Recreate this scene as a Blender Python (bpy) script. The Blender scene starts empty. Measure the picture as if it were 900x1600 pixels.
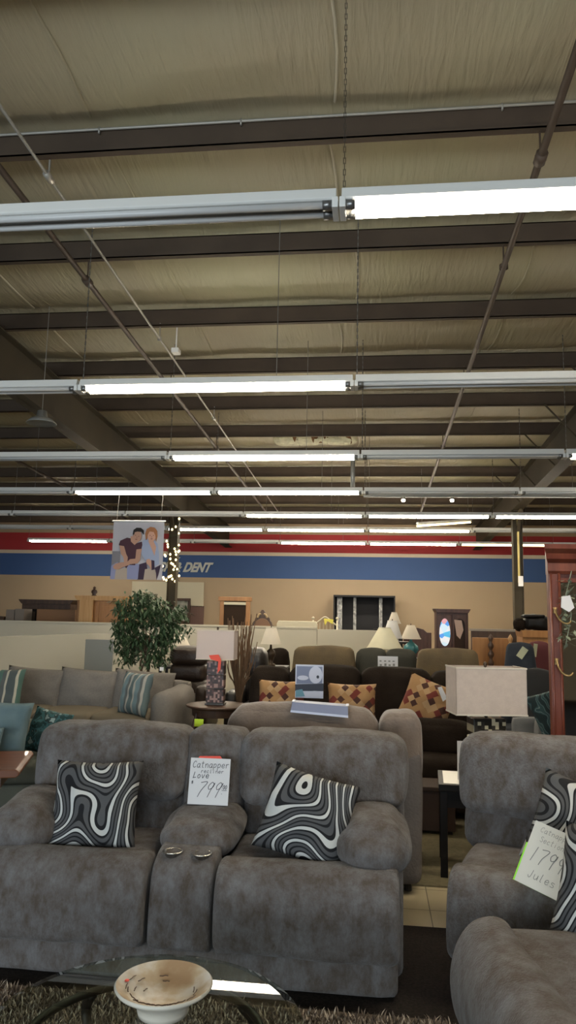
import bpy, math, random
from mathutils import Vector, Matrix, noise
random.seed(7)
PI = math.pi
C = bpy.context.scene.collection
sc = bpy.context.scene

# ------------------------------------------------------------------ camera
FPX, CAMH = 1150.0, 1.55
pt, yw, rl = math.radians(8.0), math.radians(6.75), math.radians(1.18)
FW = Vector((-math.sin(yw)*math.cos(pt), math.cos(yw)*math.cos(pt), math.sin(pt)))
R0 = Vector((math.cos(yw), math.sin(yw), 0)); U0 = R0.cross(FW)
RT = math.cos(rl)*R0 + math.sin(rl)*U0
UP = -math.sin(rl)*R0 + math.cos(rl)*U0
CAM = Vector((0, 0, CAMH))
cd = bpy.data.cameras.new('camera'); cam = bpy.data.objects.new('camera', cd); C.objects.link(cam)
cd.sensor_fit = 'VERTICAL'; cd.lens = 24; cd.sensor_height = 24*1600/FPX; cd.clip_end = 200; cd.clip_start = .05
m = Matrix((RT, UP, -FW)).transposed().to_4x4(); m.translation = CAM; cam.matrix_world = m
sc.camera = cam
def at(x, y, Y):
    "point of the photograph's pixel (x, y) at depth Y in the shop"
    d = FW + (x-450)/FPX*RT - (y-800)/FPX*UP
    return CAM + d*(Y/d.y)

# ------------------------------------------------------------------ materials
MATS = {}
def mat(name, col, rough=.7, col2=None, nscale=4, bump=0, bscale=60, metal=0, stretch=None, spec=.5, detail=4, sheen=0, coat=0, lo=.35, hi=.65, bdist=.01):
    if name in MATS: return MATS[name]
    m = bpy.data.materials.new(name); m.use_nodes = True
    nt = m.node_tree; b = nt.nodes['Principled BSDF']
    b.inputs['Base Color'].default_value = (*col, 1); b.inputs['Roughness'].default_value = rough
    b.inputs['Metallic'].default_value = metal; b.inputs['Specular IOR Level'].default_value = spec
    b.inputs['Sheen Weight'].default_value = sheen; b.inputs['Coat Weight'].default_value = coat
    tc = nt.nodes.new('ShaderNodeTexCoord'); mp = nt.nodes.new('ShaderNodeMapping')
    nt.links.new(tc.outputs['Object'], mp.inputs['Vector'])
    if stretch: mp.inputs['Scale'].default_value = stretch
    if col2:
        n = nt.nodes.new('ShaderNodeTexNoise'); n.inputs['Scale'].default_value = nscale; n.inputs['Detail'].default_value = detail
        r = nt.nodes.new('ShaderNodeValToRGB'); r.color_ramp.elements[0].position = lo; r.color_ramp.elements[1].position = hi
        r.color_ramp.elements[0].color = (*col, 1); r.color_ramp.elements[1].color = (*col2, 1)
        nt.links.new(mp.outputs[0], n.inputs['Vector']); nt.links.new(n.outputs['Fac'], r.inputs[0]); nt.links.new(r.outputs[0], b.inputs['Base Color'])
    if bump:
        n2 = nt.nodes.new('ShaderNodeTexNoise'); n2.inputs['Scale'].default_value = bscale; n2.inputs['Detail'].default_value = 3
        bp = nt.nodes.new('ShaderNodeBump'); bp.inputs['Strength'].default_value = bump; bp.inputs['Distance'].default_value = bdist
        nt.links.new(mp.outputs[0], n2.inputs['Vector']); nt.links.new(n2.outputs['Fac'], bp.inputs['Height']); nt.links.new(bp.outputs[0], b.inputs['Normal'])
    MATS[name] = m
    return m
def emit(name, col, s):
    m = bpy.data.materials.new(name); m.use_nodes = True; b = m.node_tree.nodes['Principled BSDF']
    b.inputs['Base Color'].default_value = (*col, 1); b.inputs['Emission Color'].default_value = (*col, 1); b.inputs['Emission Strength'].default_value = s
    MATS[name] = m; return m
def ramp_mat(name, build, rough=.8):
    m = bpy.data.materials.new(name); m.use_nodes = True; nt = m.node_tree; b = nt.nodes['Principled BSDF']
    b.inputs['Roughness'].default_value = rough; b.inputs['Specular IOR Level'].default_value = .25
    tc = nt.nodes.new('ShaderNodeTexCoord'); out = build(nt, tc.outputs['Object'])
    nt.links.new(out, b.inputs['Base Color']); MATS[name] = m; return m
def mapping(nt, src, scale=(1,1,1), rot=(0,0,0), loc=(0,0,0)):
    mp = nt.nodes.new('ShaderNodeMapping'); mp.inputs['Scale'].default_value = scale; mp.inputs['Rotation'].default_value = rot; mp.inputs['Location'].default_value = loc
    nt.links.new(src, mp.inputs['Vector']); return mp.outputs[0]
def cramp(nt, src, stops, const=True):
    r = nt.nodes.new('ShaderNodeValToRGB'); cr = r.color_ramp
    if const: cr.interpolation = 'CONSTANT'
    while len(cr.elements) < len(stops): cr.elements.new(.5)
    for e, (p, c) in zip(cr.elements, stops): e.position = p; e.color = (*c, 1)
    nt.links.new(src, r.inputs[0]); return r.outputs[0]
def mth(nt, op, a, v):
    n = nt.nodes.new('ShaderNodeMath'); n.operation = op
    nt.links.new(a, n.inputs[0])
    if isinstance(v, (int, float)): n.inputs[1].default_value = v
    else: nt.links.new(v, n.inputs[1])
    return n.outputs[0]

def facing(nt):
    lw = nt.nodes.new('ShaderNodeLayerWeight'); lw.inputs[0].default_value = .5
    p = mth(nt, 'POWER', lw.outputs['Facing'], 4.0); q = mth(nt, 'MULTIPLY', p, .9)
    n = nt.nodes.new('ShaderNodeMath'); n.operation = 'ADD'; n.inputs[1].default_value = .05; nt.links.new(q, n.inputs[0]); return n
def swirl(off, ang=.5):
    def f(nt, s):
        v = mapping(nt, s, (1, 1, 0), (0, 0, ang), (off, off*.7, 0))
        n = nt.nodes.new('ShaderNodeTexNoise'); n.inputs['Scale'].default_value = 4.2; n.inputs['Detail'].default_value = 0
        nt.links.new(v, n.inputs['Vector'])
        sp = nt.nodes.new('ShaderNodeSeparateXYZ'); nt.links.new(v, sp.inputs[0])
        val = mth(nt, 'ADD', mth(nt, 'MULTIPLY', sp.outputs[0], 7.5), mth(nt, 'MULTIPLY', n.outputs['Fac'], 7.0))
        fr = mth(nt, 'FRACT', val, 0)
        K = (.012,.012,.014); G = (.085,.085,.088); W = (.55,.55,.53)
        return cramp(nt, fr, [(0, K), (.12, G), (.34, K), (.46, W), (.68, K), (.80, G)])
    return f
SW = [ramp_mat('swirl_fabric_%s' % 'abcd'[i], swirl(o, a)) for i, (o, a) in enumerate(((0.3, .7), (2.1, .3), (4.4, -.3), (7.7, .4)))]

grey_f = mat('grey_chenille', (.085,.067,.055), .95, (.175,.168,.172), 13, .9, 130, sheen=.12, spec=.12, stretch=(1,1,.6), bdist=.006, detail=12, lo=.38, hi=.68)
for n_ in grey_f.node_tree.nodes:
    if n_.type == 'TEX_NOISE' and n_.inputs['Scale'].default_value == 13: n_.inputs['Roughness'].default_value = .72
def plush():
    m = grey_f; nt = m.node_tree
    b = nt.nodes['Principled BSDF']
    b.inputs['Sheen Roughness'].default_value = .5
plush()
grey_d = mat('grey_seam', (.03,.03,.03), .95)
brown_f = mat('tan_suede', (.145,.11,.088), .92, (.20,.155,.128), 6, .5, 60, sheen=.3, spec=.15)
dark_f = mat('dark_brown_plush', (.014,.0095,.007), .9, (.022,.016,.012), 5, .5, 80, spec=.05)
tan2_f = mat('mushroom_suede', (.16,.115,.062), .95, (.10,.075,.048), 3, .4, 70, spec=.15)
green_f = mat('olive_grey_fabric', (.055,.053,.043), .95, None, 3, .3, 120, spec=.1)
leather = mat('black_leather', (.014,.011,.010), .38, None, 3, .5, 25, spec=.5)
leather_b = mat('brown_leather', (.028,.017,.012), .42, None, 3, .5, 25, spec=.5)
taupe_f = mat('taupe_weave', (.165,.15,.135), .95, (.19,.172,.155), 60, .3, 400, spec=.2)
taupe_s = mat('taupe_seat_weave', (.16,.135,.10), .95, None, 60, .3, 400, spec=.2)
ltgrey_f = mat('light_grey_fabric', (.19,.195,.20), .95, (.22,.225,.235), 8, .4, 200, spec=.2)
blue_f = mat('slate_blue_fabric', (.10,.15,.165), .9, (.12,.175,.195), 8, .3, 300, spec=.2)
sage_f = mat('sage_fabric', (.085,.09,.075), .95, None, 8, .3, 200, spec=.2)
white_p = mat('white_enamel', (.82,.81,.78), .4)
tube_off = mat('unlit_tube_glass', (.62,.62,.62), .25)
tube_on = emit('lit_tube', (1.0,.90,.72), 48.0)
tube_warm = emit('lit_tube_warm', (1.0,.80,.42), 5.0)
bulb_m = emit('string_bulb', (1.0,.80,.42), 3.0)
metal_tip = mat('tube_cap_metal', (.25,.25,.25), .35, metal=.8)
purl_m = mat('brown_primer_steel', (.088,.064,.046), .7, (.070,.051,.038), 2, .1, 20, spec=.2)
raft_m = mat('rafter_steel', (.070,.056,.036), .7, (.052,.042,.029), 1.2, spec=.2)
pipe_m = mat('brown_pipe', (.085,.06,.045), .55, metal=.2)
cond_m = mat('pale_conduit', (.42,.40,.36), .4, metal=.3)
galv = mat('galvanised_steel', (.30,.31,.31), .45, metal=.5)
chain_m = mat('dark_chain', (.06,.05,.04), .6)
chain_l = mat('pale_wire', (.22,.21,.19), .6)
wood_m = mat('mahogany', (.17,.042,.022), .38, (.10,.022,.012), 3, stretch=(6,6,.6), coat=.15)
wood_c = mat('cherry_top', (.16,.055,.022), .35, (.11,.035,.014), 3, stretch=(1,8,8), coat=.2)
wood_d = mat('espresso_wood', (.014,.010,.008), .5, spec=.3)
wood_r = mat('dark_cherry_wood', (.085,.035,.026), .4, (.055,.022,.017), 3, stretch=(6,6,.6))
wood_o = mat('golden_oak', (.36,.17,.055), .45, (.28,.125,.038), 3, stretch=(6,6,.6))
wood_h = mat('honey_pine', (.42,.23,.085), .45, (.52,.31,.13), 3, stretch=(8,8,.5))
wood_b = mat('walnut_wood', (.075,.038,.022), .45, (.05,.025,.015), 3, stretch=(6,6,.6))
card_m = mat('brown_board', (.24,.125,.062), .7)
wall_t = mat('tan_wall', (.43,.325,.22), .85, (.405,.305,.205), .6)
wall_w = mat('plain_wall', (.42,.36,.27), .85)
blue_w = mat('blue_band_paint', (.035,.085,.235), .7)
red_w = mat('red_band_paint', (.42,.03,.035), .7)
stripe_w = mat('cream_band_paint', (.62,.52,.40), .7)
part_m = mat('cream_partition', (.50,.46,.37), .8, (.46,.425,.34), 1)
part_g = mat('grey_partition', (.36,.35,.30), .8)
cream = mat('cream_paint', (.58,.53,.40), .6)
shade_w = mat('lamp_shade_cloth', (.60,.54,.45), .9)
shade_b = mat('linen_box_shade', (.52,.43,.37), .9, (.48,.395,.34), 30, .3, 300)
shade_y = mat('cream_pleated_shade', (.62,.58,.42), .9)
shade_g = mat('shade_lining', (.50,.45,.26), .9)
teal_g = mat('teal_glaze', (.05,.20,.22), .2)
bronze = mat('bronze', (.06,.04,.025), .4, metal=.6)
brass = mat('antique_brass', (.40,.28,.13), .35, metal=.8)
chrome = mat('cup_holder_metal', (.75,.73,.68), .18, metal=1)
paper = mat('white_card', (.66,.65,.66), .7)
paper_w = mat('cream_card', (.62,.60,.54), .7)
ink = mat('ink', (.05,.045,.06), .8)
ink2 = mat('faded_ink', (.22,.22,.21), .8)
red_c = mat('red_paper', (.75,.09,.06), .7)
neon = mat('neon_green_paper', (.30,.75,.05), .7)
neon_y = mat('lime_yellow_paper', (.55,.75,.03), .7)
lavend = mat('catalogue_blue', (.16,.19,.30), .5)
lav_w = mat('catalogue_white', (.50,.53,.66), .5)
navy = mat('catalogue_dark', (.02,.025,.045), .5)
cyan = mat('catalogue_cyan', (.12,.27,.36), .5)
bark = mat('bark', (.13,.085,.05), .85, (.08,.055,.035), 12)
twig_m = mat('dry_twig', (.17,.10,.055), .85)
leaf_m = mat('ficus_leaf', (.022,.055,.020), .5, (.06,.10,.045), 9, lo=.3, hi=.7)
pale_leaf = mat('pale_reflected_leaf', (.35,.38,.28), .5, (.12,.15,.09), 9)
ceram = mat('cream_ceramic', (.60,.56,.48), .35)
mirror_m = mat('mirror_glass', (.5,.5,.5), .03, metal=1)
black_s = mat('black_satin', (.007,.006,.006), .5, spec=.2)
dk_navy = mat('navy_upholstery', (.015,.02,.03), .8)
dk_red = mat('maroon_upholstery', (.085,.012,.016), .8)
stripe_m = ramp_mat('striped_fabric', lambda nt, s: cramp(nt, mth(nt, 'FRACT', mth(nt, 'ADD', mth(nt, 'MULTIPLY', (lambda x: (nt.links.new(s, x.inputs[0]), x.outputs[0])[1])(nt.nodes.new('ShaderNodeSeparateXYZ')), 4.6), .62), 0),
    [(0, (.07,.085,.085)), (.38, (.40,.37,.30)), (.50, (.07,.13,.11)), (.72, (.085,.095,.095)), (.90, (.40,.37,.30))]))
stripe2_m = ramp_mat('pale_striped_fabric', lambda nt, s: cramp(nt, mth(nt, 'FRACT', mth(nt, 'ADD', mth(nt, 'MULTIPLY', (lambda x: (nt.links.new(s, x.inputs[0]), x.outputs[0])[1])(nt.nodes.new('ShaderNodeSeparateXYZ')), 5.2), .1), 0),
    [(0, (.10,.135,.14)), (.30, (.34,.33,.29)), (.42, (.15,.21,.225)), (.70, (.11,.12,.12)), (.86, (.36,.34,.30))]))
def floral(nt, s):
    n = nt.nodes.new('ShaderNodeTexNoise'); n.inputs['Scale'].default_value = 16; n.inputs['Detail'].default_value = 2; nt.links.new(s, n.inputs['Vector'])
    return cramp(nt, n.outputs['Fac'], [(0, (.02,.05,.05)), (.45, (.045,.12,.13)), (.55, (.03,.05,.05)), (.62, (.25,.33,.33))])
floral_m = ramp_mat('teal_floral_fabric', floral)
def diamonds(nt, s):
    v = mapping(nt, s, (19, 19, 0), (0, 0, PI/4))
    vo = nt.nodes.new('ShaderNodeTexVoronoi'); vo.inputs['Scale'].default_value = 1.0; vo.inputs['Randomness'].default_value = .25
    vo.distance = 'CHEBYCHEV'; nt.links.new(v, vo.inputs['Vector'])
    sp = nt.nodes.new('ShaderNodeSeparateColor'); nt.links.new(vo.outputs['Color'], sp.inputs[0])
    return cramp(nt, sp.outputs[0], [(0, (.30,.17,.075)), (.38, (.055,.022,.016)), (.56, (.36,.23,.12)), (.80, (.14,.028,.02))])
diamond_m = ramp_mat('diamond_fabric', diamonds)
def mosaic(c1, c2, c3, k):
    def f(nt, s):
        v = mapping(nt, s, (k, 0, k), (0,0,0), (0,.3,0))
        vo = nt.nodes.new('ShaderNodeTexVoronoi'); vo.inputs['Scale'].default_value = 1; vo.inputs['Randomness'].default_value = .0; vo.distance = 'CHEBYCHEV'
        nt.links.new(v, vo.inputs['Vector'])
        sp = nt.nodes.new('ShaderNodeSeparateColor'); nt.links.new(vo.outputs['Color'], sp.inputs[0])
        return cramp(nt, sp.outputs[1], [(0, c1), (.3, c2), (.66, c3), (.85, c1)])
    return f
mosaic_a = ramp_mat('mosaic_tiles_rose', mosaic((.05,.035,.035), (.30,.19,.17), (.09,.05,.05), 48), .3)
mosaic_b = ramp_mat('mosaic_tiles_cream', mosaic((.02,.017,.014), (.48,.43,.30), (.04,.035,.03), 44), .3)
mosaic_d = mat('mosaic_dark', (.03,.022,.018), .3)

def tile_mat():
    def f(nt, s):
        br = nt.nodes.new('ShaderNodeTexBrick'); br.offset = 0; br.inputs['Scale'].default_value = 1
        br.inputs['Brick Width'].default_value = .305; br.inputs['Row Height'].default_value = .305; br.inputs['Mortar Size'].default_value = .003
        br.inputs['Color1'].default_value = (.52,.44,.28,1); br.inputs['Color2'].default_value = (.46,.385,.245,1); br.inputs['Mortar'].default_value = (.14,.115,.07,1)
        nt.links.new(s, br.inputs['Vector'])
        return br.outputs[0]
    return ramp_mat('beige_vinyl_tile', f, .3)
tile = tile_mat()
carpet_d = mat('dark_brown_carpet', (.040,.032,.028), 1, (.026,.022,.020), 90, .6, 250, spec=.05)
carpet_o = mat('olive_beige_carpet', (.17,.145,.09), 1, (.14,.12,.075), 40, .4, 200, spec=.05)
insul = None
def insul_mat():
    m = bpy.data.materials.new('vinyl_insulation'); m.use_nodes = True; nt = m.node_tree; b = nt.nodes['Principled BSDF']
    b.inputs['Roughness'].default_value = .5; b.inputs['Specular IOR Level'].default_value = .35
    tc = nt.nodes.new('ShaderNodeTexCoord'); s = tc.outputs['Object']
    v = mapping(nt, s, (.5, .22, 1)); n = nt.nodes.new('ShaderNodeTexNoise'); n.inputs['Scale'].default_value = 1; n.inputs['Detail'].default_value = 3
    nt.links.new(v, n.inputs['Vector'])
    c = cramp(nt, n.outputs['Fac'], [(.3, (.40,.345,.24)), (.5, (.44,.39,.27)), (.72, (.47,.45,.29))], False)
    nt.links.new(c, b.inputs['Base Color'])
    v2 = mapping(nt, s, (11, 1.3, 1), (0, 0, .22)); n2 = nt.nodes.new('ShaderNodeTexNoise'); n2.inputs['Scale'].default_value = 1.6; n2.inputs['Detail'].default_value = 4
    n2.inputs['Distortion'].default_value = .4; nt.links.new(v2, n2.inputs['Vector'])
    bp = nt.nodes.new('ShaderNodeBump'); bp.inputs['Strength'].default_value = .5; bp.inputs['Distance'].default_value = .035
    nt.links.new(n2.outputs['Fac'], bp.inputs['Height']); nt.links.new(bp.outputs[0], b.inputs['Normal'])
    return m
insul = insul_mat()

# ------------------------------------------------------------------ geometry helpers
class G:
    def __init__(s): s.v = []; s.f = []; s.m = []
    def add(s, v, f, mi=0):
        o = len(s.v); s.v += [tuple(p) for p in v]; s.f += [tuple(i+o for i in q) for q in f]; s.m += [mi]*len(f); return s
    def box(s, x0, x1, y0, y1, z0, z1, mi=0):
        v = [(x, y, z) for z in (z0, z1) for y in (y0, y1) for x in (x0, x1)]
        return s.add(v, [(0,2,3,1),(4,5,7,6),(0,1,5,4),(2,6,7,3),(0,4,6,2),(1,3,7,5)], mi)
    def tube(s, pts, r, n=8, mi=0):
        pts = [Vector(p) for p in pts]; rs = r if isinstance(r, (list, tuple)) else [r]*len(pts)
        v = []; f = []; prev = None
        for i, p in enumerate(pts):
            t = (pts[min(i+1, len(pts)-1)] - pts[max(i-1, 0)]).normalized()
            if prev is None:
                a = Vector((0, 0, 1)) if abs(t.z) < .9 else Vector((1, 0, 0)); u = t.cross(a).normalized()
            else: u = (prev - t*prev.dot(t)).normalized()
            prev = u; w = t.cross(u)
            for k in range(n): v.append(p + rs[i]*(math.cos(2*PI*k/n)*u + math.sin(2*PI*k/n)*w))
        for i in range(len(pts)-1):
            for k in range(n): f.append((i*n+k, i*n+(k+1)%n, (i+1)*n+(k+1)%n, (i+1)*n+k))
        f.append(tuple(range(n))[::-1]); f.append(tuple((len(pts)-1)*n+k for k in range(n)))
        return s.add(v, f, mi)
    def lathe(s, prof, c=(0,0,0), n=24, mi=0, sx=1, sy=1):
        v = []; f = []
        for r, z in prof:
            for k in range(n): v.append((c[0]+sx*r*math.cos(2*PI*k/n), c[1]+sy*r*math.sin(2*PI*k/n), c[2]+z))
        for i in range(len(prof)-1):
            for k in range(n): f.append((i*n+k, i*n+(k+1)%n, (i+1)*n+(k+1)%n, (i+1)*n+k))
        return s.add(v, f, mi)
    def prism(s, poly, a, b, plane='xz', mi=0):
        "polygon in xz extruded along y from a to b (or in xy along z, or yz along x)"
        def P(p, t): return (p[0], t, p[1]) if plane == 'xz' else ((p[0], p[1], t) if plane == 'xy' else (t, p[0], p[1]))
        n = len(poly); v = [P(p, a) for p in poly] + [P(p, b) for p in poly]
        f = [tuple(range(n)), tuple(range(2*n-1, n-1, -1))] + [(i, (i+1)%n, n+(i+1)%n, n+i) for i in range(n)]
        return s.add(v, f, mi)
    def puff(s, x0, x1, y0, y1, z0, z1, r=.06, bulge=.02, wr=.004, wf=6, n=14, mi=0, warp=None, seed=0):
        "a stuffed block: rounded edges, faces that belly out, a few soft wrinkles"
        c = Vector(((x0+x1)/2, (y0+y1)/2, (z0+z1)/2)); h = Vector(((x1-x0)/2, (y1-y0)/2, (z1-z0)/2))
        rr = Vector([min(r, q*.98) for q in h]); idx = {}; v = []; f = []
        def mp(t): return math.sin(t*PI/2)*.55 + t*.45
        def vid(p):
            k = tuple(round(q, 4) for q in p)
            if k in idx: return idx[k]
            q = Vector((p[0]*h.x, p[1]*h.y, p[2]*h.z)); inn = Vector([max(-(h[i]-rr[i]), min(h[i]-rr[i], q[i])) for i in range(3)])
            d = q - inn; e = Vector([d[i]/rr[i] for i in range(3)]); L = max(e.length, 1e-6); mx = max(abs(e.x), abs(e.y), abs(e.z), 1e-6)
            e = e/L*mx; w = inn + Vector([e[i]*rr[i] for i in range(3)])
            for i in range(3):
                j, k2 = (i+1) % 3, (i+2) % 3
                w[i] += p[i]*bulge*(1-p[j]**2)*(1-p[k2]**2)
            w += c
            if wr:
                nz = noise.noise(Vector((w.x*wf+seed, w.y*wf, w.z*wf*.6)))
                dd = (w-c).normalized(); w += dd*nz*wr*2
            if warp: w = Vector(warp(w.x, w.y, w.z))
            idx[k] = len(v); v.append(w); return idx[k]
        g = [mp(-1+2*i/n) for i in range(n+1)]
        for ax in range(3):
            for sg in (-1, 1):
                for i in range(n):
                    for j in range(n):
                        q = []
                        for a, b in ((g[i], g[j]), (g[i+1], g[j]), (g[i+1], g[j+1]), (g[i], g[j+1])):
                            p = [0, 0, 0]; p[ax] = sg; p[(ax+1)%3] = a; p[(ax+2)%3] = b; q.append(vid(p))
                        f.append(tuple(q) if sg > 0 else tuple(q[::-1]))
        return s.add(v, f, mi)
    def roll(s, prof, x0, x1, er=.05, n=20, mi=0, wr=.004, wf=5, seed=0, warp=None):
        "closed profile in (y, z) swept along x, ends rounded off"
        P = catmull(prof, 5); cy = sum(p[0] for p in P)/len(P); cz = sum(p[1] for p in P)/len(P)
        xs = [x0 + er*(1-math.cos(a)) for a in [PI/2*k/5 for k in range(6)]]
        mid = [x0+er + (x1-x0-2*er)*k/n for k in range(1, n)]
        xs = xs + mid + [x1-er*(1-math.cos(PI/2*k/5)) for k in range(5, -1, -1)]
        v = []; f = []; N = len(P)
        for x in xs:
            e = min(x-x0, x1-x); d = 0
            if e < er: d = er*(1-math.sqrt(max(0, 1-(1-e/er)**2)))
            for y, z in P:
                L = math.hypot(y-cy, z-cz); k = (L-d)/L
                nz = noise.noise(Vector((x*wf+seed, y*wf, z*wf*.7)))*wr*2
                q = (x, cy+(y-cy)*(k+nz/L), cz+(z-cz)*(k+nz/L))
                v.append(warp(*q) if warp else q)
        for i in range(len(xs)-1):
            for k in range(N): f.append((i*N+k, i*N+(k+1)%N, (i+1)*N+(k+1)%N, (i+1)*N+k))
        f.append(tuple(range(N))[::-1]); f.append(tuple((len(xs)-1)*N+k for k in range(N)))
        return s.add(v, f, mi)
    def pillow(s, w, h, t, n=18, mi=0, seed=0, pinch=.07):
        "knife-edge scatter pillow in the xy plane"
        v = []; f = []; id0 = {}
        for sg in (1, -1):
            for i in range(n+1):
                for j in range(n+1):
                    a, b = -1+2*i/n, -1+2*j/n
                    edge = i in (0, n) or j in (0, n)
                    if edge and (i, j) in id0 and sg < 0: id0[(i, j, -1)] = id0[(i, j)]; continue
                    x = a*w/2*(1-pinch*(1-b*b)); y = b*h/2*(1-pinch*(1-a*a))
                    z = sg*t/2*((1-a*a)*(1-b*b))**.42
                    if not edge: z += .012*noise.noise(Vector((a*2.3+seed, b*2.3, sg*3)))*2*min(1, 4*(1-a*a)*(1-b*b))
                    v.append((x, y, z)); q = len(v)-1
                    if sg > 0: id0[(i, j)] = q
                    else: id0[(i, j, -1)] = q
        for i in range(n):
            for j in range(n):
                f.append((id0[(i,j)], id0[(i+1,j)], id0[(i+1,j+1)], id0[(i,j+1)]))
                f.append((id0[(i,j,-1)], id0[(i,j+1,-1)], id0[(i+1,j+1,-1)], id0[(i+1,j,-1)]))
        return s.add(v, f, mi)
def catmull(P, k):
    out = []; n = len(P)
    for i in range(n):
        p0, p1, p2, p3 = P[i-1], P[i], P[(i+1)%n], P[(i+2)%n]
        for j in range(k):
            t = j/k
            out.append(tuple(.5*((2*p1[a]) + (-p0[a]+p2[a])*t + (2*p0[a]-5*p1[a]+4*p2[a]-p3[a])*t*t + (-p0[a]+3*p1[a]-3*p2[a]+p3[a])*t**3) for a in (0, 1)))
    return out
def catmull_open(P, k):
    out = []
    Q = [P[0]] + list(P) + [P[-1]]
    for i in range(1, len(Q)-2):
        for j in range(k):
            t = j/k; p0, p1, p2, p3 = Q[i-1:i+3]
            out.append(tuple(.5*((2*p1[a]) + (-p0[a]+p2[a])*t + (2*p0[a]-5*p1[a]+4*p2[a]-p3[a])*t*t + (-p0[a]+3*p1[a]-3*p2[a]+p3[a])*t**3) for a in range(len(p1))))
    return out + [tuple(P[-1])]

def obj(name, g, m, parent=None, smooth=False, bevel=0, recalc=True):
    me = bpy.data.meshes.new(name); me.from_pydata([tuple(p) for p in g.v], [], g.f)
    for q in (m if isinstance(m, (list, tuple)) else [m]): me.materials.append(q)
    me.polygons.foreach_set('material_index', g.m)
    import bmesh
    if recalc:
        b = bmesh.new(); b.from_mesh(me); bmesh.ops.recalc_face_normals(b, faces=b.faces); b.to_mesh(me); b.free()
    if smooth: me.polygons.foreach_set('use_smooth', [True]*len(me.polygons))
    me.update()
    o = bpy.data.objects.new(name, me); C.objects.link(o)
    if parent: o.parent = parent
    if bevel:
        bm = o.modifiers.new('bevel', 'BEVEL'); bm.width = bevel; bm.segments = 2; bm.limit_method = 'ANGLE'
    return o
def tag(o, label, cat, group=None, kind=None):
    o['label'] = label; o['category'] = cat
    if group: o['group'] = group
    if kind: o['kind'] = kind
    return o
def thing(name, label, cat, loc=(0,0,0), rz=0, group=None, rot=None):
    o = bpy.data.objects.new(name, None); C.objects.link(o); o.location = loc; o.rotation_euler = rot or (0, 0, rz)
    return tag(o, label, cat, group)
def struct(name, g, m, smooth=False, bevel=0):
    o = obj(name, g, m, None, smooth, bevel); o['kind'] = 'structure'; return o
def copy_tree(o, parent=None):
    c = o.copy(); C.objects.link(c); c.parent = parent
    for ch in list(o.children): copy_tree(ch, c)
    return c

# ------------------------------------------------------------------ room
X0, X1, YB, YF = -14.0, 10.0, 22.5, -5.0
def zp(Y): return 5.22 - .045*Y           # underside of the purlins
ZT = 5.8
struct('floor', G().box(X0, X1, YF, YB, -.2, 0), tile)
struct('floor_carpet', G().box(X0, X1, YF, 4.03, 0, .008), carpet_d)
struct('floor_carpet', G().box(X0, X1, 4.62, YB, 0, .010), carpet_o)
# back wall: one mesh with its painted bands
g = G()
for z0, z1, mi in ((0, 2.665, 0), (2.665, 3.36, 1), (3.36, 3.47, 2), (3.47, 4.03, 3), (4.03, ZT, 0)):
    g.box(X0, X1, YB, YB+.15, z0, z1, mi)
struct('wall_back', g, [wall_t, blue_w, stripe_w, red_w])
struct('wall_left', G().box(X0-.15, X0, YF-.2, YB+.15, 0, ZT), wall_w)
struct('wall_right', G().box(X1, X1+.15, YF-.2, YB+.15, 0, ZT), wall_w)
g = G()
wins = [(-12.5, -9.3), (-8.7, -5.5), (-4.9, -1.7), (-1.1, 2.1)]
g.box(X0, X1, YF-.15, YF, 0, .5); g.box(X0, X1, YF-.15, YF, 2.9, ZT)
edges = [X0] + [e for w in wins for e in w] + [X1]
for i in range(0, len(edges), 2): g.box(edges[i], edges[i+1], YF-.15, YF, .5, 2.9)
struct('wall_front', g, wall_w)
glass_thin = bpy.data.materials.new('window_glass'); glass_thin.use_nodes = True
nt = glass_thin.node_tree; nt.nodes.remove(nt.nodes['Principled BSDF'])
tr = nt.nodes.new('ShaderNodeBsdfTransparent'); tr.inputs[0].default_value = (.93,.96,.95,1); gl = nt.nodes.new('ShaderNodeBsdfGlossy'); gl.inputs['Roughness'].default_value = .02
fr = facing(nt); mx = nt.nodes.new('ShaderNodeMixShader')
nt.links.new(fr.outputs[0], mx.inputs[0]); nt.links.new(tr.outputs[0], mx.inputs[1]); nt.links.new(gl.outputs[0], mx.inputs[2]); nt.links.new(mx.outputs[0], nt.nodes['Material Output'].inputs[0])
for i, (a, b) in enumerate(wins):
    g = G()
    for x in (a, (a+b)/2-.03, b-.06): g.box(x, x+.06, YF-.12, YF-.04, .5, 2.9)
    g.box(a, b, YF-.12, YF-.04, .5, .56); g.box(a, b, YF-.12, YF-.04, 2.84, 2.9)
    o = struct('window_%d' % (i+1), g, galv)
    obj('window_pane', G().box(a+.06, b-.06, YF-.09, YF-.08, .56, 2.84), glass_thin, o)
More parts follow.
